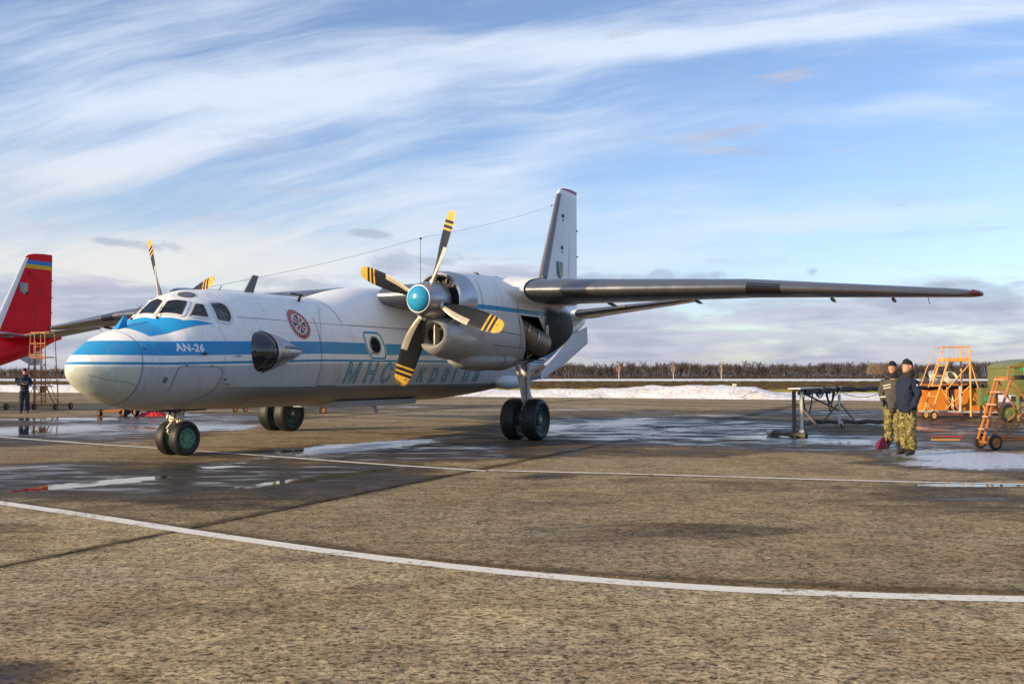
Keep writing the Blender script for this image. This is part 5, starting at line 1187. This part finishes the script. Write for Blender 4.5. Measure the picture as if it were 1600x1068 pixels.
    for sd in(-1,1):
        x=stance*1.10*sd; V_=[(x,.055,.052),(x,-.03,.055),(x*1.05,-.12,.048),(x*1.1,-.185,.036),(x,.03,.14)]; bo=skin_mesh('boot',V_,[(0,1),(1,2),(2,3),(1,4)],[(.050,.050),(.050,.052),(.048,.046),(.036,.030),(.055,.055)],boots,root,2)
        for v in bo.data.vertices: v.co.z=max(v.co.z,.003)
    JV=[(0,0,.80 if overalls else .76),(0,0,.90),(0,-.02-belly*.6,1.04),(0,-.015-belly*.5,1.20),(0,0,1.33),(0,.01,1.42),(0,.018,1.50)]; JE=[(i,i+1) for i in range(6)]
    JR=[(.170+belly*.3,.150+belly),(.178+belly*.3,.158+belly),(.182+belly*.4,.160+belly),(.182+belly*.2,.150+belly*.6),(.160,.135),(.128,.115),(.102,.100)]
    if overalls: JR=[(a_*.92,b_*.92) for a_,b_ in JR]
    def addj(p,par,r): JV.append(p); JE.append((par,len(JV)-1)); JR.append(r); return len(JV)-1
    for k,sd in enumerate((-1,1)):
        S0=Vector((.178*sd,.005,1.352)); a=addj(tuple(S0),4,(.074,.085)); e=Vector(elb[k]); w=Vector(wri[k]); b=addj(tuple(S0.lerp(e,.5)),a,(.074,.080)); c=addj(tuple(e),b,(.068,.072)); d=addj(tuple(e.lerp(w,.5)),c,(.062,.064)); addj(tuple(e.lerp(w,.97)),d,(.055,.055))
    jo=skin_mesh('jacket',JV,JE,JR,jac,root,3); crumple(jo,.022,7.,1.6); crumple(jo,.009,19.,1.5)
    rings=[]
    for z,r in((1.450,.105),(1.480,.118),(1.515,.118),(1.545,.106),(1.552,.088),(1.53,.075)):
        rings.append([(r*.92*math.cos(a),.020+r*(.92 if math.sin(a)<0 else 1.12)*math.sin(a),z+(.030 if math.sin(a)>0 else -.012)*abs(math.sin(a))) for a in np.linspace(0,2*PI,28,endpoint=False)])
    co_=MB().loft(rings,caps=False).obj('collar',mat('fur_trim',(.022,.018,.016),.95,var=.5,bump=.012,bscale=70) if fur else jac,jo,60); crumple(co_,.010 if fur else .003,24.)
    return root,jo
cl=lambda n,c,**k: mat(n,c,.9,var=.25,scale=7,bump=.03,bscale=9,**k)
navy=cl('navy_cloth',(.009,.017,.042)); greyj=cl('grey_cloth',(.070,.066,.058)); work=cl('work_navy',(.020,.026,.050))
sm_=mat('reflective_tape',(.62,.58,.50),.4); bw_=mat('badge_white',(.75,.76,.8),.5)
# heavy man in navy, seen from his left, looking across at the plane
P1,j=person((8.18,19.50,0),R(-72),1.98,'taller man in a dark navy winter jacket, camouflage trousers and black knitted cap',navy,CAMO,[(-.225,.05,1.12),(.225,.05,1.12)],[(-.19,-.10,.90),(.20,-.09,.89)],head_turn=R(-4),stance=.095,gloves=1,belly=.035)
for z_ in(.83,.90): drape('hem_badge',j,bw_,[(.085,z_),(.115,z_)],(.4,.9,0),w=.025)
drape('sleeve_badge',j,bw_,[(-.02,1.31),(.01,1.31)],(-1,.0,0),w=.03)
P2,j=person((8.74,21.65,0),R(-30),1.97,'man in a grey jacket with two pale chest stripes, half hidden behind the navy one',greyj,CAMO,[(-.240,.05,1.13),(.225,.05,1.13)],[(-.165,-.13,.97),(.15,-.13,.97)],head_turn=R(-5),stance=.09,gloves=1)
for z_ in(1.31,1.255): drape('chest_stripe',j,sm_,[(.02,z_),(.17,z_-.03)],(0,1,0),w=.022)
drape('sleeve_stripe',j,sm_,[(-.10,1.06),(.02,1.03)],(1,.25,0),w=.022)
P3,j=person((-21.3,41.2,0),R(28),1.98,'man in dark navy overalls looking down at his hands, beside the ladder tower',work,work,[(-.235,.02,1.15),(.235,.02,1.15)],[(-.07,-.25,1.17),(.07,-.25,1.17)],overalls=True,nod=R(14),stance=.11,fur=False,capm=mat('cap_black',(.012,.012,.018),.9))
drape('chest_stripe',j,mat('pale_tape',(.30,.36,.45),.5),[(-.16,1.26),(.16,1.26)],(0,1,0),w=.03)
t=empty('telephone',(-21.3+.16,41.2-.30,1.27),0,'small dark phone held by the man in overalls','phone'); mb=MB(); mb.box((0,0,0),(.08,.02,.15),0,Matrix.Rotation(.9,3,'X')); mb.obj('phone_body',mat('phone_black',(.02,.02,.02),.3),t,30); mb=MB(); mb.box((0,-.012,.006),(.068,.004,.125),0,Matrix.Rotation(.9,3,'X')); mb.obj('phone_screen',mat('phone_glass',(.05,.06,.07),.1),t,0)

# ------------------------------------------------------------------ ground equipment
rust=mat('orange_rust',(.40,.155,.04),.6,var=.35,scale=5,dirt=(.20,.07,.03)); orange=mat('orange_paint',(.64,.205,.022),.5,var=.2,scale=2.2,dirt=(.48,.15,.03)); ypaint=mat('yellow_tubing',(.70,.36,.09),.5,var=.2,scale=5)
tyre=mat('small_tyre',(.02,.02,.02),.8,var=.3); steel=mat('galvanised',(.55,.55,.52),.45,metal=.3,var=.2); hose=mat('black_hose',(.02,.019,.020),.6,var=.3); wrap=mat('wrapped_hose',(.10,.085,.07),.85,var=.5,scale=6)
def wheel_small(p,r,w,parent,ax=(0,1,0),rimm=None):
    we=empty('wheel',p); we.parent=parent; ax=Vector(ax).normalized()
    mb=MB(); mb.lathe([(-w/2,r*.7),(-w/2,r*.92),(-w*.3,r),(w*.3,r),(w/2,r*.92),(w/2,r*.7)],(0,0,0),ax,20); mb.obj('tyre',tyre,we)
    mb=MB(); mb.lathe([(-w*.4,.01),(-w*.4,r*.25),(-w*.25,r*.3),(-w*.3,r*.72),(w*.3,r*.72),(w*.25,r*.3),(w*.4,r*.25),(w*.4,.01)],(0,0,0),ax,20); mb.obj('rim',rimm or rust,we)
def tubes(name,segs,r,m,parent,n=6):
    mb=MB()
    for a,b in segs: mb.tube([a,b],r,n)
    return mb.obj(name,m,parent)
def each(name,segs,r,m,parent,n=6):
    for a,b in segs: MB().tube([a,b],r,n).obj(name,m,parent)
# tall ladder tower at the left, local x to the right of frame
T=empty('ladder_tower',(-22.75,45.6,0),R(-8),'tall rusty orange ladder tower on wheels, reaching the red tailplane','ladder tower'); T.scale=(1,1,.97)
w0,w1=-.80,.42
each('post',[((-.78+.0,0,.18),(-.62,0,3.85)),((-.40,.0,.18),(-.42,0,3.85)),((.24,0,.18),(.12,0,3.85)),((-.62,.9,.18),(-.58,.7,3.85)),((.30,.9,.18),(.16,.7,3.85)),((-.32,-.02,.3),(-.34,-.02,3.4))],.026,rust,T)
each('rung',[((-.44,-.03,z),(.16+.08*(1-z/3.6),-.03,z)) for z in np.arange(.45,3.4,.30)],.020,rust,T)
each('brace',[((-.78,0,.3),(-.42,0,1.2)),((-.42,0,.35),(.2,0,1.35)),((.2,0,.35),(-.42,0,1.35)),((-.44,0,1.5),(.16,0,2.3)),((-.72,0,2.2),(-.44,0,1.7)),((-.68,0,2.9),(-.42,0,2.5)),((.28,.9,.3),(-.55,.75,2.2)),((-.6,.9,.3),(.2,.75,2.2)),((.24,0,.5),(.3,.9,.5)),((-1.3,0,1.5),(-.44,0,2.4))],.015,rust,T)
each('cage_rail',[((-.62,0,3.85),(.14,0,3.85)),((-.62,.7,3.85),(.14,.7,3.85)),((-.62,0,3.85),(-.62,.7,3.85)),((.14,0,3.85),(.14,.7,3.85)),((-.65,0,3.3),(.15,0,3.3)),((-.65,0,2.72),(.16,0,2.72))],.022,ypaint,T)
mb=MB(); mb.box((-.24,.35,2.62),(.82,.75,.05)); mb.obj('platform',rust,T,0)
mb=MB(); mb.box((-.22,.30,1.16),(.7,.9,.05)); mb.box((-.1,.25,1.0),(.15,.3,.3)); mb.obj('lower_platform',rust,T,0)
each('base_rail',[((-.95,-.1,.22),(.75,-.1,.22)),((-.95,1.0,.22),(.75,1.0,.22)),((-.95,-.1,.22),(-.95,1.,.22)),((.75,-.1,.22),(.75,1.,.22)),((.75,-.1,.25),(.22,0,1.2)),((-.95,-.1,.25),(-.72,0,1.0))],.035,rust,T)
for x_ in(-1.75,-.28,.85): wheel_small((x_,-.15,.16),.16,.10,T,(1,.15,0))
wheel_small((.85,1.05,.16),.16,.10,T,(1,.15,0))
each('outrigger',[((-1.75,-.12,.2),(-.9,-.1,.24))],.03,rust,T)
mb=MB(); mb.tube([(-1.3,0,1.38),(-1.3,0,1.6)],.09,8); mb.obj('float_lamp',hose,T)
# tow-bar carriage by the nose
C=empty('towbar_carriage',(-16.75,38.3,0),0,'low orange tow-bar carriage with small wheels under the nose of the plane','tow bar')
each('frame_bar',[((0.1,0,.22),(1.55,.2,.30)),((.1,.5,.22),(1.5,.3,.30)),((.1,0,.22),(.1,.5,.22)),((1.3,.2,.35),(2.3,.4,.55)),((.35,0,.2),(.35,.5,.2)),((-.0,-.1,.18),(.9,-.1,.22)),((1.05,.3,.35),(.55,1.3,.60)),((.55,1.3,.60),(1.9,1.2,.58))],.035,rust,C)
mb=MB(); mb.box((1.15,.05,.35),(.42,.3,.22)); mb.tube([(1.1,0,.25),(1.28,0,.62),(1.5,0,.66)],.06,8); mb.tube([(1.4,.1,.5),(1.7,.1,.35)],.05,8); mb.obj('jack_body',mat('oily_steel',(.18,.14,.09),.5,metal=.4,var=.4,scale=9),C,30)
for p_ in((.05,-.05,.14),(1.05,-.1,.17),(1.5,-.1,.20),(1.3,.55,.17)): wheel_small(p_,p_[2],.12,C,(.7,.7,0))
wheel_small((.28,1.6,.19),.17,.1,C)
BW=empty('spare_wheel',(-15.95,38.9,.0),R(40),'black tyre standing by the red cover behind the nose wheels','tyre'); wheel_small((0,0,.28),.28,.22,BW,(.4,1,0),hose)
# crumpled red cover
mb=MB(); rr=np.random.RandomState(3); nx_,ny_=22,12; v=[]
for i in range(nx_+1):
    for k in range(ny_+1):
        x=i/nx_;y=k/ny_; e=(min(x,1-x)*4)**.6 if min(x,1-x)<.25 else 1; e2=(min(y,1-y)*3)**.6 if min(y,1-y)<.33 else 1
        v.append((x*1.15-.5+rr.uniform(-.02,.02),y*.7+rr.uniform(-.02,.02),max(0.005,.24*min(1,e)*min(1,e2)*(.55+.5*rr.rand())*(1-.25*math.sin(x*9)))))
f=[(i*(ny_+1)+k,(i+1)*(ny_+1)+k,(i+1)*(ny_+1)+k+1,i*(ny_+1)+k+1) for i in range(nx_) for k in range(ny_)]
o=mb.raw(v,f).obj('engine_cover',mat('red_fabric',(.50,.02,.03),.75,var=.3,scale=5),None,20); o.location=(-14.72,38.2,.0); tag(o,'crumpled red engine cover lying on the wet ground behind the nose wheels','cover')
LB=empty('long_towbar',(-13.8,42.5,0),R(12),'long thin orange tow bar lying low beyond the nose wheel','tow bar')
each('bar',[((-1.2,0,.30),(5.6,-.3,.34)),((-.6,0,.22),(5.4,-.3,.24))],.03,rust,LB); each('lattice_strut',[((-.5+i*.5,0,.22),(-.25+i*.5,0,.32)) for i in range(11)],.012,rust,LB)
for x_ in(1.3,1.75): wheel_small((x_,-.2,.12),.12,.08,LB,(0,1,0))
CR=empty('orange_carriage',(-9.6,41.0,0),R(6),'low orange carriage seen under the belly beside the far main wheels','carriage')
mb=MB(); mb.box((.2,0,.38),(3.2,.8,.12)); mb.obj('deck',rust,CR,30); each('side_rail',[((-1.4,-.42,.5),(1.8,-.42,.5))],.03,rust,CR); mb=MB(); mb.box((1.55,-.2,.55),(.35,.35,.25)); mb.obj('red_box',mat('box_red',(.40,.03,.03),.5),CR,30)
for x_ in(-1.,1.4): wheel_small((x_,-.35,.16),.16,.1,CR)
# cable gantry in front of the men
G=empty('hose_gantry',(7.65,25.1,0),math.atan2(4.65,2.66),'grey steel hose gantry on two castor legs carrying black looping hoses','gantry')
BL=5.4; hz=1.27
each('leg',[((0,-.05,.12),(0,-.05,hz)),((BL,0,.14),(BL,0,hz-.02))],.045,steel,G)
MB().box((-.02,.14,.66),(.07,.09,1.12)).obj('wrapped_leg',wrap,G,30)
each('brace',[((0.05,0,hz-.06),(BL,0,.55)),((0,-.6,.15),(0,.05,.9)),((BL,-.5,.18),(BL,.0,.8)),((BL,.5,.18),(BL,.0,.8))],.028,mat('brace_dark',(.16,.12,.09),.6,var=.3),G)
each('boom_rail',[((-.3,-.05,hz),(BL+.2,-.05,hz)),((-.3,.12,hz-.02),(BL+.2,.12,hz-.02))],.026,steel,G)
MB().box((.7,.03,hz+.03),(2.4,.34,.03)).obj('top_plate',steel,G,0)
for x_ in(0,BL):
    mb=MB(); mb.box((x_,-.05,.17),(.10,.12,.06)); mb.beam((x_,-.08,.16),(x_+.03,-.1,.06),.03,.06); mb.obj('castor_fork',steel,G,0); wheel_small((x_+.03,-.08,.075),.075,.04,G,(.5,1,0),hose)
# bundled hoses along the boom and on to the power trailer
def lp(a,b,s,n=14): return [Vector(a).lerp(Vector(b),t)-Vector((0,0,s*4*t*(1-t))) for t in np.linspace(0,1,n)]
hs=empty('power_hoses',(0,0,0),0,'thick black power hoses slung from the gantry to the orange power trailer','hose')
gm=Matrix.Rotation(math.atan2(4.65,2.66),3,'Z'); gp=lambda x,y,z:(gm@Vector((x,y,z))+Vector((7.65,25.1,0)))
mb=MB(); A=gp(0,0,hz-.10); B=gp(BL,0,hz-.08); Cc=Vector((14.6,35.6,1.18)); D=Vector((17.9,36.4,1.22)); E_=Vector((19.6,35.,1.25))
pts=[A.lerp(B,t)+Vector((0,0,.02*math.sin(t*23)+.015*math.sin(t*51))) for t in np.linspace(0,1,30)]+lp(B,Cc,.03)[1:]+lp(Cc,D,.05)[1:]+lp(D,E_,-.03)[1:]
mb.tube(pts,[.055+.014*math.sin(i*1.9) for i in range(len(pts))],8); mb.obj('main_hose',hose,hs)
mb=MB(); pts2=[p+Vector((.03,-.10,.07+.02*math.sin(i*1.3))) for i,p in enumerate(pts)]; mb.tube(pts2,.034,7); mb.obj('second_hose',hose,hs)
for (x0,x1,sg,r_) in((.25,1.5,.62,.020),(1.9,3.0,.16,.022),(3.3,4.6,.36,.030),(3.5,4.3,.60,.016),(2.0,2.7,.10,.015),(4.2,5.2,.12,.02),(.1,.5,.35,.012)):
    MB().tube(lp(gp(x0,-.02,hz-.1),gp(x1,-.02,hz-.1),sg),r_,7).obj('hose_loop',hose,hs)
MB().tube(lp(gp(BL+.1,0,hz-.12),Vector((12.5,32.3,1.0)),.14),.012,5).obj('thin_cable',hose,hs)
GH=empty('ground_hose',(0,0,0),0,'wrapped hose lying along the wet concrete at the foot of the gantry','hose')
pts=[(7.15,25.9,.07),(7.4,25.3,.08),(7.7,25.0,.07),(8.0,26.0,.14),(8.6,28.4,.16),(9.6,30.2,.20),(10.4,30.6,.16),(11.4,30.2,.18),(12.1,29.9,.2),(12.25,29.7,.55),(12.3,29.6,.9)]
P_=[]; 
for i in range(len(pts)-1):
    for t in (0,.33,.66): P_.append(Vector(pts[i]).lerp(Vector(pts[i+1]),t)+Vector((0,0,.02*math.sin(i*3+t*9))))
P_.append(Vector(pts[-1])); MB().tube(P_,[.065+.015*math.sin(i*2.1) if i<26 else .05 for i in range(len(P_))],9).obj('hose_run',wrap,GH); 
MB().tube([p+Vector((.12,.12,-.02)) for p in P_[4:26]],.06,8).obj('hose_branch',wrap,GH)
mb=MB(); mb.lathe([(0,.07),(.1,.09),(.2,.07)],P_[0],(-.4,.9,.1),10); mb.obj('hose_coupling',steel,GH)
# magenta bag at the feet of the men
bg_=empty('bag',(8.42,21.55,0),R(20),'small magenta bag standing by the left foot of the man in grey','bag')
mb=MB(); mb.loft([[(-.17,-.07,0),(.15,-.07,0),(.15,.09,0),(-.17,.09,0)],[(-.10,-.06,.14),(.16,-.06,.14),(.16,.08,.14),(-.10,.08,.14)],[(.02,-.02,.27),(.12,-.02,.29),(.12,.03,.29),(.02,.03,.27)]]); mb.obj('bag_body',mat('magenta_cloth',(.13,.006,.040),.8,var=.3),bg_,40); bg_.scale=(.75,.75,.8); MB().tube([(.03,0,.27),(.07,0,.36),(.11,0,.28)],.01,5).obj('handle',mat('magenta_cloth',(.32,.015,.09),.7),bg_)

# orange power trailer: two cabinets, frame, hose coils on top
PT=empty('power_trailer',(16.1,37.2,0),R(-5),'orange two-cabinet power trailer behind the yellow stair frame','trailer')
def cabinet(x0,x1,z0,z1,d,gap):
    mb=MB(); mb.box(((x0+x1)/2,d/2,(z0+z1)/2),(x1-x0,d,z1-z0)); return mb.obj('cabinet',orange,PT,20)
c1=cabinet(.05,1.08,.20,1.18,1.1,0); c2=cabinet(1.33,2.95,.20,1.16,1.1,0)
for x0,x1 in((.10,1.03),(1.38,2.10),(2.15,2.90)):
    MB().box(((x0+x1)/2,-.008,.69),(x1-x0,.016,.88)).obj('panel',orange,PT,0)
MB().box((1.2,.45,.7),(.25,.8,.9)).obj('inner_wall',mat('dark_cavity',(.02,.02,.02),.8),PT,0)
MB().raw([(1.17,-.02,.35),(1.27,-.02,.32),(1.26,-.02,.75),(1.21,-.02,.9),(1.17,-.02,.6)],[(0,1,2,3,4)]).obj('torn_sheet',mat('pale_sheet',(.7,.7,.7),.6),PT,0)
MB().box((1.6,-.1,1.28),(3.3,.14,.10)).obj('top_beam',rust,PT,20); MB().box((1.5,.5,.14),(3.0,1.0,.10)).obj('chassis',mat('rust_red',(.18,.05,.03),.7,var=.3),PT,20)
for x_ in(.25,2.6): wheel_small((x_,-.05,.15),.15,.12,PT)
for (cx,cy,cz,rr_,m_,tl) in((.72,.35,1.62,.28,steel,.45),(1.28,.25,1.58,.29,mat('pale_hose',(.60,.55,.42),.6,var=.3),.15),(.35,.5,1.52,.30,mat('dark_green_hose',(.07,.08,.06),.6,var=.3),.9)):
    cr=empty('hose_coil',(0,0,0)); co_=None
    mb=MB()
    for q in range(4):
        ax=Vector((math.sin(tl),-.5,math.cos(tl)*.35)).normalized(); u=Vector((1,0,0)); u=(u-ax*u.dot(ax)).normalized(); w_=ax.cross(u); r_=rr_*(1-.09*q)
        mb.tube([Vector((cx,cy,cz))+ax*(.05*(q-1.5))+(u*math.cos(a)+w_*math.sin(a))*r_ for a in np.linspace(0,2*PI,22)],.021,6)
    bpy.data.objects.remove(cr)
    o=mb.obj('hose_coil',m_,None); o.location=PT.location; o.rotation_euler=PT.rotation_euler
    tag(o,{.45:'pale grey hose coil in the middle on top of the orange trailer',.15:'cream hose coil at the right on top of the orange trailer',.9:'dark green hose coil at the left on top of the orange trailer'}[tl],'hose coil')
# yellow stair frame in front of it
S=empty('stair_frame',(15.5,35.2,0),R(-3),'tall yellow tubular stair frame with a railed platform, in front of the orange trailer','stairs'); S.scale=(.77,1,1)
each('leg',[((.20,0,.25),(1.05,0,2.27)),((2.05,0,.12),(2.05,0,2.62)),((.20,.8,.25),(1.05,.8,2.27)),((2.05,.8,.12),(2.05,.8,2.62))],.042,ypaint,S)
each('handrail',[((.05,0,1.2),(.75,0,2.68)),((.75,0,2.72),(2.05,0,2.72)),((.75,.8,2.72),(2.05,.8,2.72)),((.05,.8,1.2),(.75,.8,2.68)),((2.05,0,2.62),(2.05,0,2.75)),((1.0,0,2.3),(1.0,0,2.72)),((1.45,0,2.3),(1.45,0,2.72)),((1.9,0,2.3),(1.9,0,2.72)),((2.05,0,2.72),(2.05,.8,2.72)),((2.05,.8,2.3),(2.05,.8,2.72)),((.75,0,2.72),(.72,0,2.35))],.020,mat('rail_orange',(.75,.33,.12),.5,var=.2),S)
MB().box((1.5,.4,2.24),(1.15,.85,.14)).obj('platform',ypaint,S,20)
each('brace',[((.85,0,1.05),(2.0,0,2.05)),((.65,0,1.2),(1.3,0,.3)),((.75,0,.30),(2.0,0,1.25)),((1.0,.8,1.2),(2.0,.8,.3)),((.9,0,.28),(1.35,.8,1.2)),((2.05,0,2.2),(2.75,0,.25)),((2.05,0,1.2),(2.7,.4,.35))],.024,ypaint,S)
each('chassis_rail',[((-.3,0,.30),(5.3,.1,.26)),((.0,.8,.30),(3.,.8,.26))],.040,steel,S); each('post',[((1.55,.0,.3),(1.55,.0,1.25))],.05,steel,S)
for i in range(5): MB().box((.30+i*.17,.4,.5+i*.38),(.22,.76,.03)).obj('tread',ypaint,S,0)
for y_ in(0,.8): wheel_small((.28,y_,.17),.17,.12,S,(0,1,0),ypaint)
# green generator van body at the right edge
olive=mat('olive_paint',(.15,.17,.048),.5,var=.18,scale=2,dirt=(.12,.13,.04)); GV=empty('generator_trailer',(17.35,33.2,0),R(-4),'olive green generator trailer with an arched roof at the right edge','generator')
rings=[]
for y_ in(0,2.2):
    rings.append([(.35+.0,y_,.95),(2.9,y_,.95),(2.9,y_,1.9)]+[(1.62+1.30*math.cos(a),y_,1.90+.36*math.sin(a)) for a in np.linspace(.05,PI-.05,14)]+[(.35,y_,1.9)])
MB().loft(rings).obj('body',olive,GV,30)
MB().box((1.6,-.03,1.94),(2.62,.06,.04)).obj('roof_gutter',olive,GV,0)
for x0,x1 in((.42,1.55),(1.60,2.85)): MB().box(((x0+x1)/2,-.015,1.50),(x1-x0,.03,.86)).obj('side_panel',olive,GV,20)
MB().box((1.6,.2,.82),(2.4,.5,.2)).obj('vent_slot',mat('dark_cavity',(.02,.02,.02),.8),GV,0)
each('leg',[((.45,0,.05),(.45,0,.95)),((1.25,-.1,.02),(1.0,-.1,.95)),((2.6,0,.05),(2.6,0,.95))],.07,olive,GV)
MB().box((2.0,-.02,.42),(1.3,.3,.5)).obj('battery_box',orange,GV,20); MB().box((1.9,-.1,.72),(1.6,.1,.08)).obj('bumper',rust,GV,20)
MB().box((.60,-.04,1.86),(.12,.03,.12)).obj('green_plate',mat('plate_green',(.03,.35,.14),.5),GV,0)
for x_ in(.15,1.9): wheel_small((x_,.1,.33),.33,.22,GV,(0,1,0),olive)
cbx=empty('control_cabinet',(17.02,34.0,0),R(-4),'small olive control cabinet with a teal box on its front','cabinet'); cbx.scale=(.85,.85,.9)
MB().box((.12,.2,.98),(.50,.45,.70)).obj('case',olive,cbx,20); MB().box((.16,-.07,.90),(.30,.10,.20)).obj('teal_box',mat('teal_paint',(.02,.28,.17),.45),cbx,20); mb=MB(); mb.lathe([(0,.07),(.02,.07),(.03,.05)],(.16,-.03,1.15),(0,-1,0),14); mb.obj('dial',rust,cbx); each('leg',[((-.05,.2,0),(-.05,.2,.65)),((.3,.2,0),(.3,.2,.65))],.05,tyre,cbx)
# low stepladder on big wheels in the right foreground
L=empty('wheeled_steps',(10.60,21.3,0),R(4),'low rust-orange wheeled stepladder cut by the right edge of the frame','steps'); L.scale=(1,1,1.06)
each('stringer',[((-.10,0,.20),(.36,.0,1.52)),((.02,-.35,.20),(.50,-.35,1.52)),((.02,-.02,.16),(.40,-.02,1.50))],.028,rust,L); each('brace',[((.36,0,1.5),(1.2,0,.2)),((.5,-.35,1.5),(1.35,-.35,.2)),((.3,0,.3),(1.3,0,1.2)),((.45,-.35,1.35),(1.0,-.35,.9)),((.2,-.35,.25),(1.0,-.35,1.0)),((.55,0,.25),(1.1,-.35,.9))],.018,rust,L)
for i in range(5): MB().box((.03+i*.095,-.17,.42+i*.26),(.20,.40,.035)).obj('tread',mat('tread_worn',(.55,.30,.18),.6,var=.3),L,20)
MB().box((.95,-.17,1.50),(1.1,.42,.05)).obj('platform',rust,L,20)
each('handrail',[((.40,-.35,1.52),(.45,-.35,1.74)),((.45,-.35,1.74),(1.6,-.35,1.76)),((.8,-.35,1.5),(.8,-.35,1.75))],.016,rust,L)
each('base_rail',[((.05,-.35,.20),(1.8,-.35,.22)),((.0,0,.22),(1.8,0,.24)),((0,.02,.14),(0,-.40,.14))],.032,rust,L)
for y_ in(.08,-.42): wheel_small((.0 if y_>0 else .06,y_,.155),.155,.07,L,(-.15,1,0),rust)
mb=MB()
for i in range(3): mb.tube([Vector((.7,-.3,1.57+.03*i))+Vector((math.cos(a)*.12,math.sin(a)*.1,0)) for a in np.linspace(0,2*PI,14)],.02,5)
o=mb.obj('rope_coil',hose,None); o.location=L.location; tag(o,'small dark rope coil on the platform of the low wheeled steps','rope')
# broom-like red and orange sticks lying on the wet ground
for (p,q,m_,lab) in(((11.2,25.2,.02),(12.0,25.15,.02),mat('pole_red',(.45,.06,.03),.5),'red and white marker pole lying on the wet concrete'),((10.6,23.9,.02),(11.3,23.85,.02),ypaint,'short yellow pole lying nearer than the red marker pole')):
    o=MB().tube([p,q],.018,8).obj('marker_pole',m_,None); tag(o,lab,'pole')
# runway edge lamp on the snow bank, dark clod beside it
o=empty('edge_lamp',(15.45,65.9,.35),0,'small pale edge lamp standing on the end of the snow bank','lamp'); MB().tube([(0,0,0),(0,0,.62)],.03,6).obj('post',steel,o); MB().box((.10,0,.66),(.26,.12,.16)).obj('lamp_head',mat('lamp_housing',(.75,.70,.6),.5),o,20)
mb=MB(); mb.lathe([(0,.6),(.2,.55),(.35,.3),(.42,.05)],(0,0,0),(0,0,1),9); o=mb.obj('snow_clod',mat('dirty_snow',(.06,.05,.05),.8),None); o.location=(26.5,63.5,.05); tag(o,'dark lump lying at the edge of the apron past the snow bank','lump')
# drain cover in the near left corner
o=empty('drain_cover',(-2.93,5.28,.004),R(10),'small dark round drain cover in the near left corner of the concrete','drain cover'); mb=MB(); mb.lathe([(0,.001),(0,.05),(.006,.05),(.008,.04),(.008,.001)],(0,0,0),(0,0,1),20); mb.obj('lid',mat('cast_iron',(.03,.028,.025),.5,metal=.5),o)
